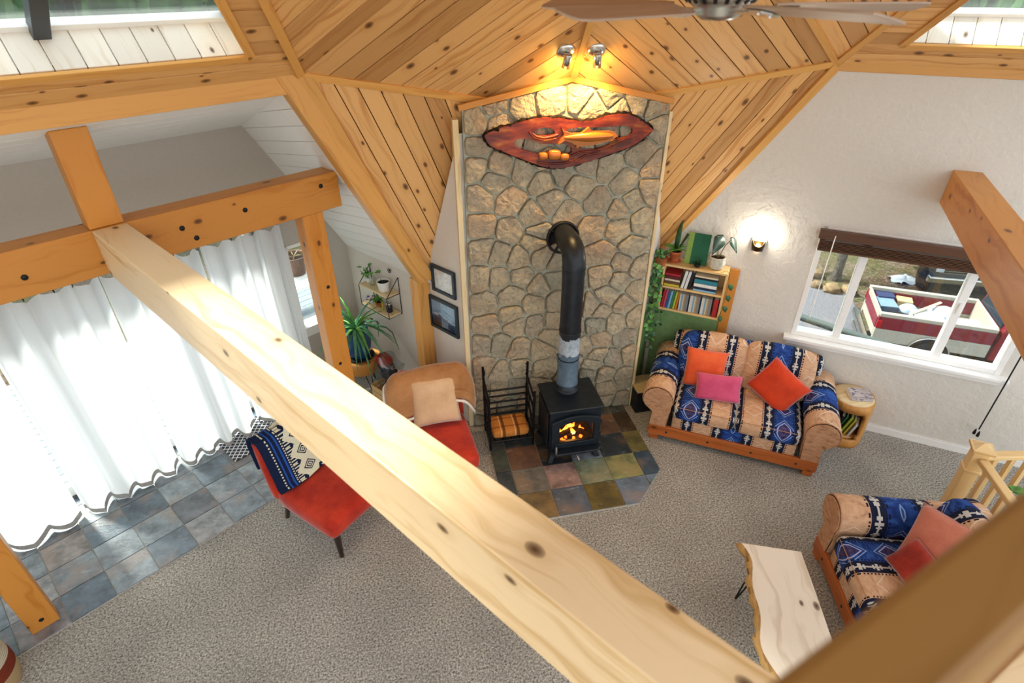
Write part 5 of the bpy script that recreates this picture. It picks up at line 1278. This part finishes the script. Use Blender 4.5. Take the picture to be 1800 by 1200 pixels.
# a thin vine hangs over the right side of the bookcase
tv = thing('hanging_vine', 'single thin vine with dark heart leaves down the right side of the bookcase', 'plant', RP(1.635, -.23, tz - .5))
vp = [(-.06, .03, .515), (-.02, -.01, .55), (.01, -.02, .50), (.02, -.02, .40), (.018, -.02, .28), (.01, -.02, .16), (-.01, -.02, .05), (-.02, -.02, -.03)]
MB().tube(vp, .0025, 5).build('vine', M_stem, tv)
for i, sg in ((3, 1), (4, 1), (5, 1), (6, .6)):
    p = V(vp[i]); MB().leaf([p, p + V((.015 * sg, -.006, -.012)), p + V((.03 * sg, -.01, -.035)), p + V((.036 * sg, -.01, -.065))], [.003, .026, .024, .001], (0, -1, .2)).build('leaf', M_leafd, tv, solid=.002)

# ================================================================== sconce, speaker, basket
sc = thing('wall_sconce', 'small bronze wall sconce glowing upward on the white wall', 'sconce', rframe(DR, NR, RP(1.838, -.004, 1.745)))
b = MB(); n = 14; vs = []
for zf, rr in ((0, .02), (.012, .042), (.05, .05)):
    for i in range(n + 1): a = PI + PI * i / n; vs.append((rr * 1.15 * math.cos(a), rr * math.sin(a), zf))
for i in range(n + 1): a = PI + PI * i / n; k = abs(math.cos(a)); vs.append((.052 * 1.15 * math.cos(a), .052 * math.sin(a), .06 + .075 * k ** 3))
w = n + 1; b.add(vs, [(j * w + i, j * w + i + 1, (j + 1) * w + i + 1, (j + 1) * w + i) for j in range(3) for i in range(n)], True); b.build('cup', M_brass, sc, solid=.004)
MB().span((-.05, -.004, 0), (.05, 0, .10)).build('back_plate', M_brass, sc)
MB().lathe([(0, .02), (.02, .025), (.024, .05), (.018, .075), (0, .08)], 14, TM(0, -.025, 0)).build('bulb', emis('sconce bulb', '#ffd58a', 12), sc)
l = bpy.data.lights.new('sconce_lamp', 'POINT'); l.energy = 5.5; l.color = (1, .93, .80); l.shadow_soft_size = .03; lo_ = bpy.data.objects.new('sconce_lamp', l); COL.objects.link(lo_); lo_.parent = sc; lo_.location = (0, -.045, .15)
sp = thing('floor_speaker', 'black box with a tan top between the stone wall and the loveseat', 'speaker', (1.60, .42, 0))
MB().span((-.12, -.14, 0), (.12, .14, .27)).build('cabinet', M_black, sp, bevel=.006); MB().span((-.125, -.145, .27), (.125, .145, .285)).build('top', colmat('tan top', '#b7a67e'), sp, bevel=.003); MB().span((-.10, -.144, .03), (.10, -.139, .24)).build('grille', colmat('speaker cloth', '#101112', .9), sp)
bs = thing('woven_basket', 'woven sisal basket with a rust band at the lower left corner', 'basket', (-3.80, -1.52, 0))
for z0, z1, mt_ in ((0, .14, '#c9ae84'), (.14, .24, '#8a3f2c'), (.24, .34, '#d8cdb4')):
    t = Mt('sisal ' + mt_, .9, .1); xx, yy, zq = t.xyz(t.coords('Object')); wv = t.n('ShaderNodeTexWave', {'Vector': t.vec(zq * 1.0, zq * 0.0, zq * 1.0), 'Scale': 22.0, 'Distortion': 2.0}); t.color(t.mix(wv, tuple(x * .6 for x in lin(mt_)[:3]) + (1,), mt_)); t.bump(wv, .5, .01)
    k = lambda z: .185 + .02 * math.sin(z / .34 * PI)
    MB().lathe([(k(z0 + (z1 - z0) * i / 5), z0 + (z1 - z0) * i / 5) for i in range(6)], 36).build('woven_band', t.m, bs)
MB().tube([(.187 * math.cos(a), .187 * math.sin(a), .34) for a in [2 * PI * i / 30 for i in range(31)]], .012, 6, cap=False).build('rim', colmat('sisal rim', '#d8cdb4', .9), bs)

# ================================================================== stair balustrade behind the nearer loveseat
nw = thing('newel_post', 'square maple newel post with a pyramid cap at the stair', 'newel post', Matrix.Translation((3.385, -1.685, 0)) @ Matrix.Rotation(math.radians(-36), 4, 'Z'))
MB().span((-.05, -.05, 0), (.05, .05, .93)).build('shaft', M_maple, nw, bevel=.004); MB().span((-.06, -.06, 0), (.06, .06, .12)).build('base', M_maple, nw, bevel=.006); MB().span((-.06, -.06, .72), (.06, .06, .75)).build('collar', M_maple, nw, bevel=.008)
MB().span((-.075, -.075, .93), (.075, .075, .955)).build('cap_board', M_maple, nw, bevel=.006)
MB().add([(-.06, -.06, .955), (.06, -.06, .955), (.06, .06, .955), (-.06, .06, .955), (-.03, -.03, .975), (.03, -.03, .975), (.03, .03, .975), (-.03, .03, .975), (0, 0, .99)], [(0, 1, 5, 4), (1, 2, 6, 5), (2, 3, 7, 6), (3, 0, 4, 7), (4, 5, 8), (5, 6, 8), (6, 7, 8), (7, 4, 8)]).build('cap', M_maple, nw)
def balustrade(p, q, n, label):
    p, q = V(p), V(q); d = (q - p).normalized(); s = thing('balustrade', label, 'railing', rframe(d, UP.cross(d), p)); L = (q - p).length
    MB().span((0, -.035, .84), (L, .035, .885)).build('hand_rail', M_maple, s, bevel=.010, grain=(1, 0, 0)); MB().span((0, -.025, .06), (L, .025, .09)).build('foot_rail', M_maple, s, bevel=.004)
    for k in range(n): x = .10 + (L - .12) * k / n; MB().span((x - .018, -.018, .09), (x + .018, .018, .84)).build('baluster', M_maple, s, bevel=.003)
balustrade((3.385 + .05, -1.685 - .01, 0), (4.75, -1.95, 0), 9, 'maple balustrade running right from the newel post')
balustrade((3.385 - .02, -1.685 - .06, 0), (2.98 + .03, -2.62, 0), 7, 'maple balustrade running behind the back of the nearer loveseat')
fp = thing('potted_plant', 'white flowering plant with green leaves at the right edge by the railing', 'plant', (3.62, -2.10, 0))
MB().lathe([(.09, 0), (.12, .02), (.13, .42), (.12, .42), (.11, .38)], 20).build('pot', M_white2, fp); MB().lathe([(.112, .385), (0, .40)], 14).build('soil', M_soil, fp)
rl.seed(4)
for pts, ws, m_, nm in broad(16, .22, .05, M_leafl, (0, 0, .42), up=1.6): MB().leaf(pts, ws).build(nm, m_, fp)
for k in range(7): a = k * .9; MB().rbox((.06, .06, .04), .02, TM(.11 * math.cos(a), .11 * math.sin(a), .72 + .05 * math.sin(k * 2)), 2).build('blossom', M_white2, fp)

# ================================================================== loft rail under the camera
M_rail2 = wood('brown stained handrail', '#8a6433', '#6b4820', .45, .35, .05, 0, 10)
lrd = V((math.cos(math.radians(18)), math.sin(math.radians(18)), 0)); lrn = UP.cross(lrd)
lr_ = thing('loft_handrail', 'blurred timber handrail of the loft in the lower right foreground', 'handrail', rframe(lrd, lrn, V((-.414, -3.934, 3.575))))
MB().span((-.60, -.034, -.09), (2.2, .031, .012)).build('rail', M_rail2, lr_, bevel=.010)
for x in (1.2, 2.0): MB().span((x - .02, -.02, -.86), (x + .02, .02, -.09)).build('baluster', M_beam, lr_, bevel=.004)
lf = thing('loft_edge', 'pale timber edge of the loft floor at the lower right corner', 'loft floor', rframe(lrd, lrn, V((.40, -3.86, 2.40))))
MB().span((-.02, -.75, 0), (2.4, .20, .285)).build('edge_beam', M_beam2, lf, bevel=.006); MB().span((-.02, -1.6, .285), (2.4, .17, .31)).build('floor_board', M_beam2, lf, bevel=.004)
# ================================================================== outside
M_ground = Mt('dry grass and gravel', .95, .05)
_c = M_ground.coords('Object'); _n = M_ground.noise(_c, .9, 4, .6); _m = M_ground.noise(_c, 14, 5, .75)
M_ground.color(M_ground.mix(M_ground.ramp(_n, [(.42, (0, 0, 0, 1)), (.58, (1, 1, 1, 1))]), M_ground.ramp(_m, [(.35, '#2e3020'), (.5, '#4f4d34'), (.65, '#6e6648')]), M_ground.ramp(_m, [(.35, '#3c3026'), (.5, '#5f5042'), (.65, '#83786c')])))
M_ground = M_ground.m
M_gravel = plain('grey gravel', '#6b6a6e', .95, .1, 0, .3, 60)
GZ = -4.4
g = MB().prism([(-60, -30, GZ), (80, -30, GZ), (80, 90, GZ), (-60, 90, GZ)], (0, 0, -.3)).build('ground', M_ground); tag(g, None, None, None, 'structure')
S_ = lambda x, y, z: V((x, y, z))
gv = MB().prism([(4.0, 4.0, GZ), (8.5, 9.6, GZ), (10.9, 10.7, GZ), (11.8, 10.1, GZ), (12.2, 9.6, GZ), (12.7, 9.1, GZ), (11.5, 7.2, GZ), (16.0, .5, GZ), (10, -2, GZ)], (0, 0, .02)).build('gravel_drive', M_gravel); tag(gv, 'grey gravel drive below the window beside the pickup', 'gravel', kind='stuff')
# pickup truck, rear end toward the house corner
ta = math.radians(-31.1); tx = V((math.cos(ta), math.sin(ta), 0)); ty = UP.cross(tx)
tk = thing('pickup_truck', 'red and white pickup truck with a loaded bed parked below the window', 'pickup truck', rframe(tx, ty, V((10.60, 6.01, GZ))))
M_tred = colmat('dark red truck paint', '#741626', .25); M_twhite = colmat('cream white truck paint', '#a8a294', .3); M_tyre = colmat('black tyre', '#1c1c1e', .8); M_bed = colmat('worn bed liner', '#a89f90', .7)
BL, BWd, BH = 2.48, 1.66, 1.36
for y0, y1, nm in ((-.0, .12, 'bed_side'), (BWd - .12, BWd, 'bed_side')):
    bsd = MB().span((0, y0, BH - .10), (BL, y1, BH)).build(nm + '_rail', M_twhite, tk, bevel=.015); b = MB().span((0, y0 + .01, BH - .44), (BL, y1 - .01, BH - .10)).build(nm, M_tred, tk, bevel=.02); MB().span((0, y0 + .015, BH - .80), (BL, y1 - .015, BH - .44)).build('lower_' + nm, M_twhite, tk, bevel=.02)
    yy = -.012 if y0 < .1 else BWd - .0
    MB().span((-.01, yy, BH - .40), (.10, yy + .02, BH - .20)).build('tail_lamp', colmat('red lamp lens', '#a8141c', .2), tk, bevel=.01)
MB().span((.0, .12, BH - .70), (.05, BWd - .12, BH - .02)).build('tailgate', M_twhite, tk, bevel=.015); MB().span((-.004, .12, BH - .46), (.03, BWd - .12, BH - .18)).build('tailgate_band', M_tred, tk)
MB().span((.05, .12, BH - .56), (BL, BWd - .12, BH - .52)).build('bed_floor', M_bed, tk); MB().span((BL - .05, .05, BH - .6), (BL, BWd - .05, BH + .02)).build('bed_head', M_twhite, tk, bevel=.01)
MB().span((-.20, -.02, .46), (-.04, BWd + .02, .62)).build('rear_bumper', M_chrome, tk, bevel=.03); MB().span((-.22, .45, .30), (-.06, BWd - .45, .46)).build('bumper_step', M_chrome, tk, bevel=.02)
for wx in (1.28, 4.3):
    for wy in (-.03, BWd - .19): 
        wl = MB().lathe([(.18, 0), (.36, .0), (.38, .03), (.38, .19), (.36, .22), (.18, .22)], 28, frame((1, 0, 0), (0, 0, 1), (wx, wy + .22, .38))).build('wheel', M_tyre, tk)
        MB().lathe([(.0, .02), (.12, .015), (.19, .0), (.2, .05)], 20, frame((1, 0, 0), (0, 0, 1), (wx, wy + .0, .38)) @ Matrix.Translation((0, 0, 0))).build('hub', M_chrome, wl)
arch_p = [(1.28 + .47 * math.cos(a), .40 + .47 * math.sin(a)) for a in [PI * k / 14 for k in range(15)]]
MB().tube([(x, -.012, z) for x, z in arch_p], .022, 8).build('wheel_arch_trim', M_chrome, tk)
MB().prism([(x, .004, z) for x, z in arch_p], (0, .02, 0)).build('wheel_well', M_black, tk)
cab = MB(); cab.prism([(BL + .05, 0, .5), (BL + 3.0, 0, .5), (BL + 3.0, 0, 1.2), (BL + 1.7, 0, 1.28), (BL + 1.35, 0, 1.85), (BL + .2, 0, 1.88), (BL + .08, 0, 1.3)], (0, BWd, 0)); cab.build('cab', M_tred, tk, bevel=.04)
MB().prism([(BL + .055, .15, 1.36), (BL + .055, BWd - .15, 1.36), (BL + .16, BWd - .2, 1.80), (BL + .16, .2, 1.80)], (-.02, 0, 0)).build('rear_window', colmat('dark cab glass', '#1b2430', .1), tk)
MB().prism([(BL + .30, -.01, 1.34), (BL + 1.4, -.01, 1.34), (BL + 1.25, -.01, 1.76), (BL + .32, -.01, 1.78)], (0, .02, 0)).build('side_window', colmat('dark side glass', '#222c36', .1), tk)
tkM = tk.matrix_world.copy(); bz = BH - .52
def load(name, label, cat, M, mat, d, r=.02, bulge=.0, lid=None):
    o = thing(name, label, cat, tkM @ M); b = MB(); b.rbox(d, r, TM(0, 0, d[2] / 2), 4, bulge); b.build('body', mat, o)
    if lid: MB().span((-d[0] / 2 - .01, -d[1] / 2 - .01, d[2] - .03), (d[0] / 2 + .01, d[1] / 2 + .01, d[2] + .005)).build('lid', lid, o, bevel=.006)
    return o
load('storage_bin', 'blue grey storage bin at the rear of the truck bed', 'bin', TM(.34, 1.0, bz, .1), colmat('blue grey plastic', '#53697e'), (.40, .52, .38), .03, 0, colmat('pale bin lid', '#6b8396'))
load('cardboard_box', 'red and blue box in the far rear corner of the truck bed', 'box', TM(.36, 1.38, bz, .1), colmat('red printed box', '#8c2f44'), (.4, .3, .42), .01, 0, colmat('navy flap', '#2c3454'))
load('cardboard_box', 'tan box beside the red one in the truck bed', 'box', TM(.82, 1.36, bz, -.1), colmat('tan cardboard', '#a98a5e'), (.34, .3, .36), .01, 0, colmat('tan flap', '#bfa274'))
load('foam_cooler', 'white cooler in the middle of the truck bed', 'cooler', TM(1.15, .52, bz, .15), colmat('white foam', '#a9b2ba'), (.62, .48, .40), .03, 0, colmat('white lid', '#b4bcc3'))
load('white_sack', 'white plastic sack heaped in the truck bed behind the cooler', 'sack', TM(1.62, .95, bz, .5), colmat('white plastic sack', '#a9b0ba'), (.62, .55, .42), .18, .05)
load('white_sack', 'small white plastic sack beside the blue grey bin', 'sack', TM(.86, .98, bz, .2), colmat('pale plastic sack', '#98a6b6'), (.4, .36, .36), .14, .05)
load('black_sack', 'black rubbish sack at the near rear corner of the truck bed', 'sack', TM(.52, .42, bz, .2), colmat('black plastic', '#17191d', .3), (.62, .42, .34), .14, .05)
load('foam_cooler', 'white box at the front of the truck bed', 'cooler', TM(2.05, .42, bz, .1), colmat('white box', '#a8b4c0'), (.5, .5, .36), .03, 0, colmat('white box lid', '#b2bcc8'))
o = MB().span((-.55, -.03, 0), (.55, .03, .03)).build('wood_plank', M_pale, M=tkM @ TM(1.15, .78, bz + .44, .75, 0, -.08)); tag(o, 'loose wooden plank lying across the truck load', 'plank')
# second vehicle seen from the front
vp_ = V((-.756, -4.101, 3.969)) + (V((9.626, 3.997, -1.0)) - V((-.756, -4.101, 3.969))) * 1.684
v2 = thing('parked_truck', 'dark truck with a chrome grille parked behind the pickup', 'truck', rframe(V((math.cos(math.radians(-24)), math.sin(math.radians(-24)), 0)), UP.cross(V((math.cos(math.radians(-24)), math.sin(math.radians(-24)), 0))), V((15.2, 8.55, GZ))))
MB().prism([(-.35, 0, .55), (1.75, 0, .55), (1.75, 0, 1.25), (-.35, 0, 1.25)], (0, 2.4, 0)).build('body', colmat('dark grey paint', '#3b4046', .3), v2, bevel=.06)
MB().prism([(-.2, 1.4, 1.25), (1.6, 1.4, 1.25), (1.5, 1.7, 1.9), (-.1, 1.7, 1.9)], (0, 1.4, 0)).build('cab', colmat('dark cab paint', '#33383e', .3), v2, bevel=.05)
MB().span((-.45, -.18, .50), (1.85, .02, .70)).build('front_bumper', M_chrome, v2, bevel=.04)
MB().span((-.2, -.03, .78), (1.6, .02, 1.18)).build('grille_back', M_black, v2)
for k in range(6): MB().span((-.2, -.05, .79 + k * .072), (1.6, -.02, .815 + k * .072)).build('grille_bar', M_chrome, v2)
for x in (-.22, 1.5): MB().span((x - .06, -.05, .82), (x + .16, .0, 1.12)).build('headlamp', colmat('headlamp glass', '#c9d3da', .1), v2, bevel=.02)
for x in (-.3, 1.5): MB().lathe([(.2, 0), (.40, 0), (.42, .03), (.42, .24), (.40, .27), (.2, .27)], 24, frame((0, 1, 0), (0, 0, 1), (x - .05, .45, .42))).build('tyre', M_tyre, v2)
def far(x, y, z=-1.0, k=1.684):
    p = CAM + (V((x, y, z)) - CAM) * k; return p
# stump garden by the drive: trees, rocks, rag
M_trunk = plain('grey pine bark', '#4f4942', .95, .1, 0, .35, 12)
for nm, lb, (x, y), r, h in (('pine_tree', 'pine trunk among rocks beyond the left window pane', (7.381, 4.40), .14, 7), ('pine_tree', 'dark pine trunk at the left edge of the window view', (7.02, 4.95), .15, 7)):
    p = far(x, y); t_ = thing(nm, lb, 'tree', V((p.x, p.y, GZ)))
    MB().tube([(0, 0, -.1), (.02, 0, .3), (.05, .03, h * .5), (.1, .05, h)], [r * 1.5, r, r * .9, r * .6], 12).build('trunk', M_trunk, t_)
    for k in range(5):
        z = h * .62 + k * h * .09; b = MB(); b.lathe([(1.3 - .22 * k, z), (.5 - .08 * k, z + .5), (.02, z + 1.0)], 10); b.v = [p_ + V((random.uniform(-.1, .1), random.uniform(-.1, .1), random.uniform(-.12, .12))) for p_ in b.v]; b.build('crown', M_leafd, t_)
M_rock = plain('tan garden rock', '#7d6a50', .9, .1, 0, .2, 6)
rb = random.Random(2)
for i, (lb, (x, y), s) in enumerate((('tan garden rock at the right foot of the pine', (7.25, 3.85), .30), ('tan garden rock in front of the pine', (7.0, 3.98), .32), ('grey garden rock left of the pine', (6.82, 4.2), .24), ('pale rock behind the pine', (7.05, 4.62), .34), ('small rock between the pine and the drive', (6.9, 4.0), .2))):
    p = far(x, y); b = MB(); b.rbox((s * 1.7, s * 1.2, s * .8), s * .35, None, 3); b.v = [q_ * rb.uniform(.9, 1.1) for q_ in b.v]; o = b.build('garden_rock', M_rock, M=TM(p.x, p.y, GZ + s * .3, rb.uniform(0, 3))); tag(o, lb, 'rock')
p = far(8.628, 4.071); b = MB(); b.sheet(lambda s, t: ((s - .5) * .75 + .06 * math.sin(9 * t), (t - .5) * .6 + .06 * math.sin(8 * s), .06 + .05 * math.sin(9 * s + 3 * t) * math.cos(7 * t)), 14, 14); o = b.build('white_rag', colmat('white cloth', '#b9bfc6', .9), M=TM(p.x, p.y, GZ), solid=.01); tag(o, 'crumpled white cloth lying on the grass behind the pickup', 'cloth')
# covered deck rail below the window
p0, p1 = V((5.05, 3.66, -.80)), V((7.35, .44, -.80))
hr = thing('porch_rail', 'grey green metal rail passing just outside the window', 'rail', p0); MB().tube([(0, 0, 0), p1 - p0], .06, 14).build('rail', colmat('grey green metal', '#4a5450', .4), hr); 
for t_ in (.1, .9): MB().tube([(p1 - p0) * t_, (p1 - p0) * t_ + V((0, 0, GZ + .8))], .03, 8).build('support', colmat('grey metal', '#6a7772', .4), hr)
# deck outside the glass doors with a table and planter
dk = thing('deck', 'pale grey board deck beyond the glass doors', 'deck', rframe(DL, NL, LP(-2.0, 1.65, -.12))); M_deck = wood('weathered deck board', '#8b9299', '#757c84', .8, .1, .12, 0, 14)
for k in range(18): MB().span((-4, .0 + k * .145, -.03), (3.6, .14 + k * .145, 0)).build('deck_board', M_deck, dk, bevel=.003)
for x in (-3.8, 0, 3.4): MB().span((x, .1, GZ + .15), (x + .15, .25, -.03)).build('deck_post', M_deck, dk)
MB().span((-4, .0, -.25), (3.6, .05, -.03)).build('rim_joist', M_deck, dk)
dt = thing('deck_table', 'white slatted table on the deck outside the narrow window', 'table', rframe(DL, NL, LP(.30, 3.36, -.118)))
for k in range(5): MB().span((-.4, -.3 + k * .122, .43), (.4, -.19 + k * .122, .46)).build('slat', M_whitetrim, dt)
for x in (-.36, .36):
    for y in (-.26, .26): MB().span((x - .025, y - .025, 0), (x + .025, y + .025, .43)).build('leg', M_darkframe, dt)
pl_ = thing('planter', 'brown plastic planter of dead stems on the deck table', 'planter', LP(.38, 3.52, .345)); MB().lathe([(.12, 0), (.19, .26), (.20, .26), (.20, .29), (.18, .29), (.17, .25)], 20).build('pot', colmat('brown plastic', '#5d4438'), pl_); MB().lathe([(.172, .25), (0, .26)], 14).build('soil', M_soil, pl_)
for pts, ws, m_, nm in tuft(10, .2, .006, M_stem, .6, (0, 0, .26), (.4, 1.3), 'dead_stem'): MB().leaf(pts, ws).build(nm, m_, pl_)
# forest on the slopes all round, far enough that single trees blur
M_forest = plain('dark conifer forest', '#38502f', .95, .05, 0, .5, .6)
b = MB(); rf = random.Random(8)
for k in range(900):
    a = rf.uniform(math.radians(-12), math.radians(200)); R = rf.uniform(26, 60); x, y = .6 + R * math.cos(a), -2.5 + R * math.sin(a); h = rf.uniform(7, 11); w = h * .2
    z0 = GZ + max(0, (R - 26) * .22)
    pr = [(w, .6), (w * .55, h * .35), (w * .75, h * .36), (w * .4, h * .62), (w * .5, h * .63), (.01, h)]
    n_ = 6; vs = [(x + r * math.cos(2 * PI * j / n_ + k) * rf.uniform(.75, 1.15), y + r * math.sin(2 * PI * j / n_ + k) * rf.uniform(.75, 1.15), z0 + zz) for r, zz in pr for j in range(n_)]
    b.add(vs, [(i * n_ + j, i * n_ + (j + 1) % n_, (i + 1) * n_ + (j + 1) % n_, (i + 1) * n_ + j) for i in range(5) for j in range(n_)])
fo_ = b.build('forest', M_forest); tag(fo_, 'dense dark conifer forest on the slopes beyond the skylights', 'forest', kind='stuff')
